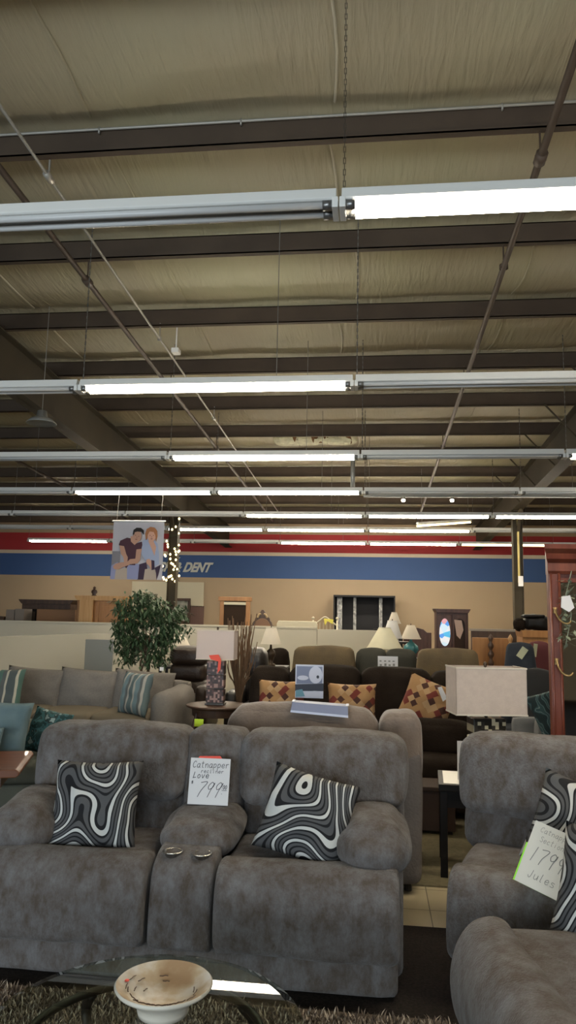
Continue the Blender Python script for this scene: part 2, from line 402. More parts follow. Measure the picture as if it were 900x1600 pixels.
# roof insulation, sagging between the purlins
D0, DS = 4.98, 1.51
g = G(); xs = [X0 + (X1-X0)*i/150 for i in range(151)]; ys = [YF + (YB-YF)*j/218 for j in range(219)]
SE = [-.33 + 1.83*k for k in range(-8, 7)]
for Y in ys:
    u = ((Y-D0)/DS) % 1.0
    for x in xs:
        sag = .10*math.sin(PI*u)**.7
        z = zp(Y) + .27 - sag + .022*noise.noise(Vector((x*.9, Y*2.0, 1))) + .010*noise.noise(Vector((x*4, Y*1.2, 5)))
        g.v.append((x, Y, z))
nx = len(xs)
for j in range(len(ys)-1):
    for i in range(nx-1): g.f.append((j*nx+i, j*nx+i+1, (j+1)*nx+i+1, (j+1)*nx+i)); g.m.append(0)
struct('ceiling', g, insul, smooth=True)
struct('roof_deck', G().add([(X0, YF, zp(YF)+.5), (X1, YF, zp(YF)+.5), (X1, YB, zp(YB)+.5), (X0, YB, zp(YB)+.5), (X0, YF, zp(YF)+.55), (X1, YF, zp(YF)+.55), (X1, YB, zp(YB)+.55), (X0, YB, zp(YB)+.55)],
    [(0,1,2,3),(4,7,6,5),(0,4,5,1),(1,5,6,2),(2,6,7,3),(3,7,4,0)]), purl_m)
# insulation seams: raised taped joints running down the slope
seam_m = mat('insulation_seam_tape', (.60,.55,.42), .45)
for xs_ in SE:
    v = []; f = []; n = 0
    wob = random.uniform(-.05, .05)
    for Y in ys[::2]:
        u = ((Y-D0)/DS) % 1.0; k = math.floor((Y-D0)/DS)
        xx = xs_ + .25*(noise.noise(Vector((k*3.1, xs_, 0)))) + .05*math.sin(u*PI)*1.2
        z = zp(Y) + .262 - .10*math.sin(PI*u)**.7 + .022*noise.noise(Vector((xx*.9, Y*2.0, 1))) + .010*noise.noise(Vector((xx*4, Y*1.2, 5)))
        if 0.04 < u < .96 : v += [(xx-.010, Y, z), (xx, Y, z-.016), (xx+.010, Y, z), k]
    V = []; F = []
    prevk = None
    for i in range(0, len(v), 4):
        b = len(V); V += v[i:i+3]
        if prevk == v[i+3]: F += [(b-3, b-2, b+1, b), (b-2, b-1, b+2, b+1)]
        prevk = v[i+3]
    struct('ceiling_seam', G().add(V, F), insul if random.random() < .4 else seam_m, smooth=True)
# purlins
def purlin(Y):
    z = zp(Y); g = G()
    g.box(X0, X1, Y, Y+.012, z, z+.22); g.box(X0, X1, Y-.055, Y, z, z+.010); g.box(X0, X1, Y-.055, Y-.047, z, z+.022)
    g.box(X0, X1, Y, Y+.065, z+.21, z+.22)
    return struct('purlin', g, purl_m)
for k in range(-6, 12): purlin(D0 + DS*k)
# rafters and columns
def ibeam(X, ztop_off=-.005, depth=.60):
    g = G()
    for (w, a, b) in ((.012, -depth, 0), (.11, -depth, -depth+.016), (.11, -.016, 0)):
        v = []
        for Y in (YF, YB):
            z = zp(Y) + ztop_off
            for x in (X-w, X+w):
                for q in (a, b): v.append((x, Y, z+q))
        g.add(v, [(0,1,3,2),(4,6,7,5),(0,4,5,1),(2,3,7,6),(0,2,6,4),(1,5,7,3)])
    return struct('rafter', g, raft_m)
ibeam(-4.50); ibeam(3.05)
def column(X, Y):
    zt = zp(Y)-.605; g = G()
    g.box(X-.10, X-.088, Y-.10, Y+.10, 0, zt); g.box(X+.088, X+.10, Y-.10, Y+.10, 0, zt); g.box(X-.088, X+.088, Y-.006, Y+.006, 0, zt)
    g.box(X-.14, X+.14, Y-.14, Y+.14, .012, .03); g.box(X-.13, X+.13, Y-.13, Y+.13, zt-.02, zt)
    for s_ in (-1, 1):
        g.add([(X-.03, Y+s_*.1, zt-.5), (X+.03, Y+s_*.1, zt-.5), (X+.03, Y+s_*.5, zt-.02), (X-.03, Y+s_*.5, zt-.02), (X-.03, Y+s_*.1, zt-.42), (X+.03, Y+s_*.1, zt-.42), (X+.03, Y+s_*.42, zt-.02), (X-.03, Y+s_*.42, zt-.02)],
              [(0,1,2,3),(4,7,6,5),(0,4,5,1),(3,2,6,7),(0,3,7,4),(1,5,6,2)])
    return struct('column', g, raft_m)
column(-4.50, 16.2); column(3.05, 16.2)
# flange braces from purlins to the rafters
g = G()
for Y in [D0+DS*k for k in range(0, 8)]:
    for X, s_ in ((3.05, -1),):
        z = zp(Y); g.tube([(X+s_*.05, Y-.05, z-.55), (X+s_*.55, Y-.05, z+.02)], .014, 5)
struct('beam_braces', g, raft_m)

# ------------------------------------------------------------------ strip lights
def make_fixture(kind, chain=True):
    L = 2.415
    t = thing('strip_light', 'x', 'light')
    g = G(); g.prism([(-.065, .025), (-.045, .085), (.045, .085), (.065, .025), (.055, .018), (-.055, .018)], 0.01, L-.01, 'yz')
    obj('housing', g, white_p, t, bevel=.003)
    for yy in (-.040, .040):
        if kind == 'off':
            g = G().tube([(.05, yy, 0), (L-.05, yy, 0)], .017, 12); o = obj('tube', g, tube_off, t, smooth=True)
        else:
            g = G().tube([(.045, yy, 0), (L-.045, yy, 0)], .025, 12); o = obj('tube', g, tube_on if kind == 'on' else tube_warm, t, smooth=True)  # lit tubes thickened so that their shape carries the glow
        for xa in (.03, L-.075): obj('tube_cap', G().tube([(xa, yy, 0), (xa+.045, yy, 0)], .0255, 12), metal_tip, o, smooth=True)
    for x in (.0, L-.03): obj('end_bracket', G().box(x, x+.03, -.068, .068, -.024, .03), white_p, t, bevel=.004)
    return t
kinds = {}
ROWS = [  # depth, height, {unit index: state}
    (3.30, 3.485, {-2:'off', -1:'off', 0:'on', 1:'on'}),
    (6.05, 3.49, {-2:'off', -1:'on', 0:'off', 1:'off'}),
    (8.90, 3.49, {-3:'off', -2:'off', -1:'on', 0:'off', 1:'on'}),
    (11.65, 3.51, {-4:'off', -3:'off', -2:'on', -1:'on', 0:'off', 1:'off', 2:'off'}),
    (14.35, 3.50, {-4:'off', -3:'off', -2:'off', -1:'on', 0:'on', 1:'on', 2:'on'}),
    (17.30, 3.56, {-5:'off', -4:'off', -3:'off', -2:'on', -1:'on', 0:'on', 1:'off', 2:'off'}),
    (20.0, 3.515, {-4:'on', -3:'off', -2:'off', -1:'on', 0:'on', 1:'warm', 2:'warm'}),
]
ordn = ['nearest', 'second nearest', 'third', 'fourth', 'fifth', 'sixth', 'farthest']
for r, (Y, z, us) in enumerate(ROWS):
    ks = sorted(us); n_of = {'on': 0, 'off': 0, 'warm': 0}
    tot = {q: sum(1 for k in ks if us[k] == q) for q in n_of}
    for k in ks:
        q = us[k]; n_of[q] += 1
        if q not in kinds: t = kinds[q] = make_fixture(q)
        else: t = copy_tree(kinds[q])
        t.location = (-.17 + 2.42*k, Y, z)
        st = {'on': 'lit white', 'off': 'unlit white', 'warm': 'dim yellow'}[q]
        pos = '' if tot[q] == 1 else [', first', ', second', ', third', ', fourth', ', fifth', ', sixth'][n_of[q]-1] + ' from the left'
        t['label'] = '%s strip light in the %s row%s' % (st, ordn[r], pos)
        t['group'] = 'strip lights in the %s row' % ordn[r]
        # suspension wires: a part of each light, reaching its own roof height
        zz = zp(Y)+.215 - z
        xs2 = (.02,) if (k % 2 == 0 or r == 0) else (.02, 1.75)
        for x in xs2:
            g = G()
            if r == 0:
                nl = int((zz-.085)/.03)
                for i in range(nl):
                    a = .085+i*.03; d = .005
                    g.tube([(x-(d if i % 2 else 0), -(0 if i % 2 else d), a), (x-(d if i % 2 else 0), -(0 if i % 2 else d), a+.034)], .0016, 4)
                    g.tube([(x+(d if i % 2 else 0), (0 if i % 2 else d), a), (x+(d if i % 2 else 0), (0 if i % 2 else d), a+.034)], .0016, 4)
            else: g.tube([(x, 0, .085), (x, 0, zz)], .0035, 4)
            obj('hanging_chain', g, chain_m if r == 0 else chain_l, t)
# a loose batten hung along the shop between the back rows
p = at(652, 822, 15.4); q = at(735, 816, 17.0)
t = thing('strip_light', 'short pale yellow batten light hung askew between the back rows', 'light', p)
d = q-p
obj('housing', G().tube([(0,0,.05), (d.x, d.y, d.z+.05)], .035, 6), white_p, t)
obj('tube', G().tube([(0,0,0), tuple(d)], .02, 8), tube_warm, t, smooth=True)
obj('hanging_chain', G().tube([(.1,.1,.05), (.1,.1, zp(15.4)+.15-p.z)], .004, 4).tube([(d.x-.05, d.y, d.z), (d.x-.05, d.y, zp(17)+.15-p.z)], .004, 4), chain_l, t)
# track with two little spots behind the fourth row
pa, pb = at(568, 777, 13.0), at(905, 786, 13.0)
t = thing('track_light', 'dark grey lighting track with two small bright spot bulbs', 'light', pa)
L = pb.x-pa.x
obj('track', G().box(0, L, -.03, .03, 0, .06), galv, t, bevel=.004)
for xx in (630, 706):
    w = at(xx, 780, 13.0).x - pa.x
    s_ = obj('spot_head', G().lathe([(.03, .0), (.045, -.05), (.02, -.07)], (w, -.02, 0), 10), galv, t, smooth=True)
    obj('bulb', G().lathe([(.0, -.09), (.03, -.08), (.036, -.05), (.02, -.03)], (w, -.035, 0), 10), emit('spot_bulb', (1,.9,.7), 12), s_, smooth=True)
obj('hanging_chain', G().tube([(.1,0,.05), (.1,0, zp(13)+.15-pa.z)], .004, 4).tube([(L-.1,0,.05), (L-.1,0, zp(13)+.15-pa.z)], .004, 4), chain_l, t)
# vertical conduit drop
zb0 = at(551, 768, 13.8).z
o = obj('conduit_drop', G().tube([(0,0,0), (0,0,zp(13.8)-zb0)], .045, 10), galv, None, smooth=True); o.location = at(551, 768, 13.8)
tag(o, 'short vertical grey conduit hanging between the third and fourth light rows', 'pipe')
# conduit clipped along the second purlin
g = G(); Yc = D0-.02; zc = zp(Yc)+.205
g.tube([(X0+.1, Yc, zc), (X1-.1, Yc, zc)], .011, 8)
for x in (-5, -2.1, -1.0, .9, 1.7, 4): g.box(x-.006, x+.006, Yc-.012, Yc+.012, zc-.035, zc+.014)
tag(obj('conduit', g, cond_m, None, smooth=True), 'thin pale conduit clipped along the nearest purlin', 'pipe')
# sprinkler pipes running down the shop
def pipe(x, off, r, label, mt, drops=()):
    t = thing('ceiling_pipe', label, 'pipe', (x, 0, 0))
    obj('pipe_run', G().tube([(0, Y, zp(Y)+off) for Y in (.5, 6, 12, 20)], r, 10), mt, t, smooth=True)
    for Y in drops:
        obj('hanger', G().tube([(0, Y, zp(Y)+off), (0, Y, zp(Y)+.05)], .008, 5).lathe([(r+.012, -.02), (r+.012, .02)], (0, Y, zp(Y)+off), 10), mt, t)
    for Y in drops[::2]:
        obj('coupling', G().tube([(0, Y-.05, zp(Y-.05)+off), (0, Y+.05, zp(Y+.05)+off)], r+.016, 10), mt, t, smooth=True)
    return t
pipe(-2.78, -.20, .026, 'dark sprinkler pipe, thicker of the pair on the left', pipe_m, (6.5, 9.5, 12.5))
pipe(-2.50, -.14, .012, 'thin pale pipe beside the thicker sprinkler pipe on the left', cond_m, (5.0, 8.0, 11))
pipe(1.16, -.20, .028, 'dark sprinkler pipe running alone on the right', pipe_m, (4.98, 6.49, 9.5, 12.5))
pipe(-6.9, -.2, .03, 'dark pipe far left behind the left rafter', pipe_m, (9.5, 12.5))
# dome pendant, detector
p = at(65, 658, 7.6)
t = thing('dome_pendant', 'grey dome pendant lamp hanging from a thin cord at left', 'light', p)
obj('dome_shade', G().lathe([(.015, .12), (.05, .115), (.06, .05), (.12, .02), (.165, -.025), (.16, -.03), (.11, .01), (.0, .015)], (0,0,0), 24), galv, t, smooth=True)
obj('cord', G().tube([(0,0,.11), (0,0, zp(7.6)+.1-p.z)], .004, 5), chain_l, t)
p = at(275, 548, 7.3)
t = thing('security_camera', 'small white camera clipped beside the left sprinkler pipes', 'camera', (p.x, 7.3, zp(7.3)-.12))
t.location = at(275, 549, 8.05)
obj('camera_body', G().box(-.045, .045, -.06, .06, -.03, .03), white_p, t, bevel=.012)
obj('bracket', G().tube([(0,0,.02), (0,0,zp(8.05)+.1-t.location.z)], .008, 6), white_p, t)
# torn insulation
p = at(500, 690, 12.9)
g = G(); zt = zp(13.0)
for i in range(26):
    a = random.uniform(-1, 1); w = random.uniform(.06, .22)
    x = p.x-.1+a*.62
    g.puff(x-w, x+w, 12.95, 13.3, zt+.06+random.uniform(-.03,.03), zt+.20, .04, .02, .02, 9, 5, 0 if random.random() < .75 else 1, seed=i)
g2m = mat('torn_foil', (.62,.60,.42), .6, (.5,.47,.33), 9); br_m = mat('exposed_fibre', (.16,.08,.03), .95)
for x, w, h in ((-.62, .06, .12), (-.28, .05, .14), (-.08, .05, .07)):
    x += p.x+.15; g.prism([(x-w, zt+.19), (x+w, zt+.2), (x+w*.6, zt+.10), (x+w*.2, zt+.19-h-.05), (x-w*.3, zt+.19-h)], 12.90, 12.93, 'xz', 1)
struct('ceiling_tear', g, [g2m, br_m])

# ------------------------------------------------------------------ writing
STR = {  # pen strokes in a unit box
 'C': [[(.85,.8),(.6,1),(.25,.85),(.05,.5),(.15,.12),(.5,0),(.85,.15)]], 'a': [[(.8,.55),(.45,.62),(.12,.4),(.15,.08),(.5,0),(.8,.35),(.8,.6),(.82,.05),(1,0)]],
 't': [[(.45,1),(.4,.4),(.45,.05),(.75,.02)],[(.1,.68),(.8,.72)]], 'n': [[(.1,.6),(.15,0)],[(.13,.4),(.5,.6),(.8,.45),(.85,0)]],
 'p': [[(.15,.6),(.12,-.4)],[(.15,.5),(.55,.62),(.85,.35),(.55,.05),(.15,.1)]], 'e': [[(.15,.3),(.8,.35),(.6,.62),(.2,.5),(.12,.2),(.45,0),(.85,.12)]],
 'r': [[(.15,.6),(.2,0)],[(.18,.4),(.5,.6),(.85,.55)]], 'c': [[(.8,.5),(.45,.62),(.12,.35),(.3,.02),(.8,.1)]], 'l': [[(.4,1),(.35,.1),(.6,0)]],
 'i': [[(.4,.6),(.42,0)],[(.42,.82),(.45,.86)]], 'L': [[(.3,1),(.12,.1),(.1,0),(.8,.08)]], 'o': [[(.5,.6),(.15,.4),(.2,.05),(.6,0),(.85,.35),(.5,.6)]],
 'v': [[(.1,.6),(.4,0),(.85,.62)]], 's': [[(.8,.55),(.3,.6),(.25,.4),(.75,.25),(.65,.02),(.1,.05)]], 'S': [[(.85,.85),(.4,1),(.12,.75),(.8,.35),(.6,.0),(.05,.12)]],
 '$': [[(.8,.75),(.4,.85),(.2,.6),(.75,.4),(.6,.12),(.15,.2)],[(.5,1),(.45,0)]], '7': [[(.05,.95),(.95,1),(.45,.4),(.3,-.05)]],
 '9': [[(.85,.85),(.5,1),(.15,.75),(.35,.5),(.8,.65),(.88,.95),(.65,.4),(.55,-.05)]], '0': [[(.5,1),(.1,.6),(.3,.05),(.75,.1),(.9,.7),(.5,1)]],
 '1': [[(.6,1),(.35,0)]], '.': [[(.4,0),(.45,.04)]], '_': [[(0,.02),(1,.06)]], 'J': [[(.7,1),(.6,.15),(.3,-.05),(.05,.2)]], 'u': [[(.1,.6),(.15,.1),(.5,0),(.8,.3),(.82,.6),(.88,0)]], ' ': [],
}
def write(g, text, x, z, w, h, y=-.0015, t=.0022, slant=.12, dz=0, mi=0):
    "pen strokes on the xz plane facing -y"
    for ch in text:
        for st in STR[ch]:
            pts = catmull_open([(x+p[0]*w*.85+p[1]*h*slant, z+p[1]*h) for p in st], 4)
            for a, b in zip(pts, pts[1:]):
                dx, dzz = b[0]-a[0], b[1]-a[1]; L = math.hypot(dx, dzz)
                if L < 1e-6: continue
                nx_, nz_ = -dzz/L*t/2, dx/L*t/2; ex, ez = dx/L*t*.3, dzz/L*t*.3
                g.add([(a[0]-ex+nx_, y, a[1]-ez+nz_), (b[0]+ex+nx_, y, b[1]+ez+nz_), (b[0]+ex-nx_, y, b[1]+ez-nz_), (a[0]-ex-nx_, y, a[1]-ez-nz_)], [(0,3,2,1)], mi)
        x += w; z += dz
    return g

# ------------------------------------------------------------------ reclining units
def lean(y0, z0, k):
    return lambda x, y, z: (x, y + (z-z0)*k, z)
FOOT = [(-.40,.15), (-.50,.16), (-.535,.22), (-.545,.33), (-.52,.43), (-.46,.495), (-.37,.505), (-.33,.46), (-.36,.3)]
def recl_parts(t, x0, x1, m, foot=True, gap=.006, seed=0, backx=None, zb=.95):
    a, b = x0+gap, x1-gap
    obj('footrest', G().roll(FOOT, a, b, .035, 18, wr=.006, seed=seed), m, t, smooth=True)
    obj('seat', G().puff(a, b, -.42, .16, .22, .475, .06, .012, .006, 5, 14, seed=seed+3), m, t, smooth=True)
    ba, bb = backx or (a, b)
    w = lean(0, .45, .24)
    obj('lower_back', G().puff(ba+.012, bb-.012, .07, .30, .43, .68, .07, .012, .006, 5, 14, warp=w, seed=seed+5), m, t, smooth=True)
    obj('headrest', G().puff(ba, bb, -.015, .26, .615, zb, .062, .020, .007, 5, 16, warp=w, seed=seed+9), m, t, smooth=True)

def cupholder(g, x, y, z):
    return g.lathe([(.036, .0), (.046, .004), (.046, .008), (.036, .008), (.033, -.03), (0, -.03)], (x, y, z), 20)

# --- loveseat
t = thing('reclining_loveseat', 'grey plush reclining loveseat with centre console, facing the glass coffee table', 'loveseat', (-.785, 3.72, 0))
love = t
m = grey_f
recl_parts(t, -.90, -.165, m, seed=1, backx=(-.955, -.172))
recl_parts(t, .12, .90, m, seed=11, backx=(.128, .94))
# console column between the seats
obj('console_front', G().roll([(-.36,.14), (-.485,.15), (-.505,.25), (-.50,.36), (-.475,.45), (-.42,.50), (-.32,.525), (-.26,.50), (-.28,.3)], -.158, .112, .02, 12, wr=.003, seed=4), m, t, smooth=True)
obj('console_back', G().puff(-.168, .124, .02, .27, .52, .948, .04, .012, .005, 5, 12, warp=lean(0, .45, .24), seed=21), m, t, smooth=True)
pad = obj('console_lid', G().puff(-.185, .160, -.30, .10, .475, .603, .066, .02, .006, 5, 14, warp=lambda x, y, z: (x, y, z+.10*(y+.1)), seed=8), m, t, smooth=True)
obj('cup_holder', cupholder(G(), -.085, -.395, .512), chrome, t, smooth=True)
obj('cup_holder', cupholder(G(), .045, -.395, .510), chrome, t, smooth=True)
# arms: stuffed pads over upholstered side panels
for s_, cx, sd in ((-1, -.84, 31), (1, .785, 41)):
    o = obj('armrest', G().puff(cx-.15, cx+.15, -.41, .06, .465, .665, .098, .022, .008, 5, 16, seed=sd, warp=lambda x, y, z: (x, y, z + .06*(y+.05))), m, t, smooth=True)
obj('side_panel', G().puff(-.915, -.80, -.38, .42, .05, .50, .04, .005, .003), m, t, smooth=True)
obj('side_panel', G().puff(.81, .915, -.38, .42, .05, .50, .04, .005, .003), m, t, smooth=True)
obj('rear_panel', G().puff(-.90, .90, .36, .46, .05, .80, .04, .005, .003), m, t, smooth=True)
obj('base', G().puff(-.89, .89, -.475, .40, .012, .165, .035, .004, .004), m, t, smooth=True)

# --- corner sectional at right: far seat turned a little, near seat facing left
t = thing('sectional_sofa', 'grey plush corner sectional, its near end at the bottom corner', 'sofa', (0,0,0))
sect = t
def sub(prefix_parts, loc, rz):
    M_ = Matrix.Translation(loc) @ Matrix.Rotation(rz, 4, 'Z')
    for o in prefix_parts: o.data.transform(M_)
before = set(bpy.data.objects)
recl_parts(t, -.02, .76, m, seed=51, zb=.965, backx=(-.07, .76))
obj('base', G().puff(0, .75, -.46, .40, .012, .165, .035, .004, .004), m, t, smooth=True)
obj('side_panel', G().puff(-.015, .05, -.33, .40, .05, .44, .03, .004, .003), m, t, smooth=True)
obj('rear_panel', G().puff(0, .75, .34, .44, .05, .80, .04, .005, .003), m, t, smooth=True)
sub([o for o in bpy.data.objects if o not in before], (.475, 3.80, 0), math.radians(-18))
before = set(bpy.data.objects)
recl_parts(t, -.76, .02, m, seed=71, zb=.965)
obj('base', G().puff(-.75, 0, -.46, .40, .012, .165, .035, .004, .004), m, t, smooth=True)
obj('rear_panel', G().puff(-.75, 0, .34, .44, .05, .80, .04, .005, .003), m, t, smooth=True)
sub([o for o in bpy.data.objects if o not in before], (.90, 2.18, 0), math.radians(-83))
before = set(bpy.data.objects)
obj('corner_seat', G().puff(.82, 1.55, 2.96, 3.36, .05, .47, .06, .01, .005, 5, 12, seed=80), m, t, smooth=True)
obj('corner_back', G().puff(1.28, 1.62, 2.9, 3.62, .05, .95, .09, .02, .005, 5, 12, seed=81), m, t, smooth=True)

# ------------------------------------------------------------------ scatter pillows
def put_pillow(name, label, cat, loc, w, h, th, mt, rx=75, ry=0, rz=0, group=None, seed=0):
    "loc is the centre; the pillow's own y axis points up once tilted"
    o = obj(name, G().pillow(w, h, th, seed=seed), mt, None, smooth=True)
    o.rotation_mode = 'XYZ'
    o.matrix_world = Matrix.Translation(loc) @ Matrix.Rotation(math.radians(rz), 4, 'Z') @ Matrix.Rotation(math.radians(rx), 4, 'X') @ Matrix.Rotation(math.radians(ry), 4, 'Z')
    return tag(o, label, cat, group)
gp = 'black, grey and white swirl pillows'
put_pillow('scatter_pillow', 'swirl-patterned pillow on the left seat of the loveseat', 'pillow', (-1.30, 3.50, .650), .42, .40, .15, SW[0], 72, 1, 4, gp, 1)
put_pillow('scatter_pillow', 'swirl-patterned pillow tilted against the loveseat right armrest', 'pillow', (-.30, 3.49, .650), .42, .38, .15, SW[1], 70, -12, -8, gp, 2)
put_pillow('scatter_pillow', 'swirl-patterned pillow leaning on the sectional back behind a price sign', 'pillow', (.885, 3.45, .66), .42, .40, .14, SW[2], 70, -14, -26, gp, 3)
put_pillow('scatter_pillow', 'swirl-patterned pillow nearest the camera on the sectional near seat', 'pillow', (.855, 2.84, .575), .46, .44, .15, SW[3], 74, -6, -34, gp, 4)

# ------------------------------------------------------------------ price signs
t = thing('price_sign', 'white handwritten price card reading 799.00 on the loveseat console', 'sign', (-.80, 3.675, .63), group=None)
t.rotation_euler = (math.radians(-13), 0, math.radians(1))
obj('card', G().box(-.10, .10, 0, .003, 0, .215), paper, t)
g = G()
write(g, 'Catnapper', -.088, .170, .0205, .030, t=.0022, dz=.0002)
write(g, 'recliner', -.045, .146, .0145, .018, t=.0018)
write(g, 'Love', -.083, .122, .021, .027, t=.0026)
write(g, '$', -.090, .094, .014, .014, t=.0022)
write(g, '799', -.062, .038, .040, .066, t=.0026, slant=.35)
write(g, '.00', .058, .074, .011, .018, t=.0022)
write(g, '_', .066, .068, .028, .004, t=.002); write(g, '.', .062, .052, .01, .01, t=.003)
obj('handwriting', g, ink, t)
obj('red_tab', G().prism([(-.070, .205), (.060, .212), (.045, .228), (-.058, .224)], .0035, .0055), red_c, t)
t = thing('price_sign', 'handwritten price card with green backing leaning on the sectional seat', 'sign', (.635, 3.20, .475))
t.matrix_world = Matrix.Translation((.635, 3.17, .50)) @ Matrix.Rotation(math.radians(-22), 4, 'Z') @ Matrix.Rotation(math.radians(-28), 4, 'X') @ Matrix.Rotation(math.radians(16), 4, 'Y')
obj('card', G().box(-.085, .085, 0, .003, 0, .25), paper_w, t)
obj('green_backing', G().box(-.092, .092, .0035, .0065, .0, .155), neon, t)
g = G()
write(g, 'Catnapper', -.055, .215, .015, .020, t=.0014); write(g, 'Sectional', -.045, .178, .014, .022, t=.0014)
write(g, '1799', -.065, .095, .036, .06, t=.003, slant=.1); write(g, 'Jules', -.045, .035, .022, .03, t=.0022)
obj('handwriting', g, ink2, t)

# ------------------------------------------------------------------ coffee table with bowl, shag rug
tcx, tcy, tz = -.62, 2.13, .42
g = G()
def tuft(g, x, y, h, r):
    a = random.uniform(0, 2*PI); b = random.uniform(.2, .9)*h*.8
    wx, wy = math.cos(a+PI/2)*r, math.sin(a+PI/2)*r; dx, dy = math.cos(a)*b, math.sin(a)*b
    g.add([(x-wx, y-wy, 0.012), (x+wx, y+wy, .012), (x+wx*.8+dx*.5, y+wy*.8+dy*.5, h*.75), (x-wx*.8+dx*.5, y-wy*.8+dy*.5, h*.75), (x+dx, y+dy, h)], [(0,1,2,3), (3,2,4)], random.choice((0,0,1,2)))
rx0, rx1, ry0, ry1 = -1.55, .29, 1.45, 3.14
rug = obj('shag_rug', G().box(rx0, rx1, ry0, ry1, .008, .014), mat('rug_backing', (.10,.075,.055), 1), None)
tag(rug, 'brown and beige long-pile shag rug under the glass coffee table', 'rug')
for i in range(52000):
    y = random.triangular(ry0, ry1, ry1-.2); tuft(g, random.uniform(rx0-.02, rx1+.02), y, random.uniform(.025, .045), .0034)
o = obj('rug_pile', g, [mat('pile_brown', (.20,.15,.11), .95), mat('pile_beige', (.50,.42,.33), .9), mat('pile_dark', (.07,.05,.04), .95)], rug, recalc=False); o['kind'] = 'stuff'
t = thing('coffee_table', 'round glass-topped coffee table with dark curved legs in front of loveseat', 'table', (tcx, tcy, 0.012))
glass = bpy.data.materials.new('table_glass'); glass.use_nodes = True; nt = glass.node_tree; nt.nodes.remove(nt.nodes['Principled BSDF'])
tr = nt.nodes.new('ShaderNodeBsdfTransparent'); tr.inputs[0].default_value = (.80,.83,.78,1); gl = nt.nodes.new('ShaderNodeBsdfGlossy'); gl.inputs['Roughness'].default_value = .01
fr = facing(nt); mx = nt.nodes.new('ShaderNodeMixShader')
nt.links.new(fr.outputs[0], mx.inputs[0]); nt.links.new(tr.outputs[0], mx.inputs[1]); nt.links.new(gl.outputs[0], mx.inputs[2]); nt.links.new(mx.outputs[0], nt.nodes['Material Output'].inputs[0])
clear = bpy.data.materials.new('glass_body'); clear.use_nodes = True; nt = clear.node_tree; nt.nodes.remove(nt.nodes['Principled BSDF'])
tr = nt.nodes.new('ShaderNodeBsdfTransparent'); tr.inputs[0].default_value = (.86,.93,.87,1); nt.links.new(tr.outputs[0], nt.nodes['Material Output'].inputs[0])
R_ = .445
obj('glass_top', G().lathe([(0, tz-.022), (R_-.03, tz-.022), (R_-.004, tz-.018), (R_, tz-.011), (R_-.004, tz-.005), (R_-.03, tz-.001), (0, tz-.001)], (0,0,0), 64), [glass, clear], t, smooth=False)
gt = t.children[-1] if t.children else None
for o_ in t.children:
    if o_.name.startswith('glass_top'):
        for p_ in o_.data.polygons:
            if p_.normal.z < .2: p_.material_index = 1
obj('table_ring', G().tube([(.33*math.cos(a), .33*math.sin(a), tz-.04) for a in [2*PI*k/40 for k in range(41)]], .012, 8), wood_d, t, smooth=True)
for k in range(4):
    a = PI/4 + k*PI/2; c_, s_ = math.cos(a), math.sin(a)
    pts = catmull_open([(.33*c_, .33*s_, tz-.045), (.37*c_, .37*s_, .30), (.25*c_, .25*s_, .18), (.22*c_, .22*s_, .10), (.34*c_, .34*s_, .014)], 6)
    obj('leg', G().tube(pts, .016, 8), wood_d, t, smooth=True)
    pts = catmull_open([(.25*c_, .25*s_, .2), (.10*c_, .10*s_, .16), (.05*c_, .05*s_, .10)], 6)
    obj('leg_scroll', G().tube(pts, .010, 6), wood_d, t, smooth=True)
obj('lower_ring', G().tube([(.10*math.cos(a), .10*math.sin(a), .15) for a in [2*PI*k/24 for k in range(25)]], .009, 6), wood_d, t, smooth=True)
bx, by = -.588, 2.205
def bowlcol(nt, s):
    gr = nt.nodes.new('ShaderNodeTexNoise'); gr.inputs['Scale'].default_value = 9; gr.inputs['Detail'].default_value = 5; nt.links.new(s, gr.inputs['Vector'])
    return cramp(nt, gr.outputs['Fac'], [(.38, (.60,.57,.52)), (.5, (.46,.36,.24)), (.64, (.36,.24,.14))], False)
b_in = ramp_mat('bowl_glaze', bowlcol, .35)
t = thing('decorative_bowl', 'cream footed ceramic bowl with brown glaze on the glass coffee table', 'bowl', (bx, by, tz+.0125))
obj('outer_bowl', G().lathe([(0, 0), (.070, 0), (.073, .012), (.074, .024), (.105, .050), (.134, .068), (.139, .075), (.134, .080)], (0,0,0), 48), ceram, t, smooth=True)
obj('inner_bowl', G().lathe([(.134, .080), (.126, .076), (.094, .052), (.05, .036), (0, .032)], (0,0,0), 48), b_in, t, smooth=True)
g = G()
for i in range(22):
    a = random.uniform(0, 2*PI); r = random.uniform(.060, .112); z = .0365 + max(0, r-.05)*.50
    pts = [(r*math.cos(a+.10*k), r*math.sin(a+.10*k)*1.0, z+.004+.0015*(k % 2)) for k in range(4)]
    g.tube(pts, .0016, 4, 0)
obj('glaze_squiggles', g, mat('squiggle_brown', (.10,.06,.045), .5), t)['kind'] = 'stuff'
obj('red_dot', G().lathe([(0,.003),(.006,.002),(.007,0)], (-.112, .01, .070), 10), red_c, t)

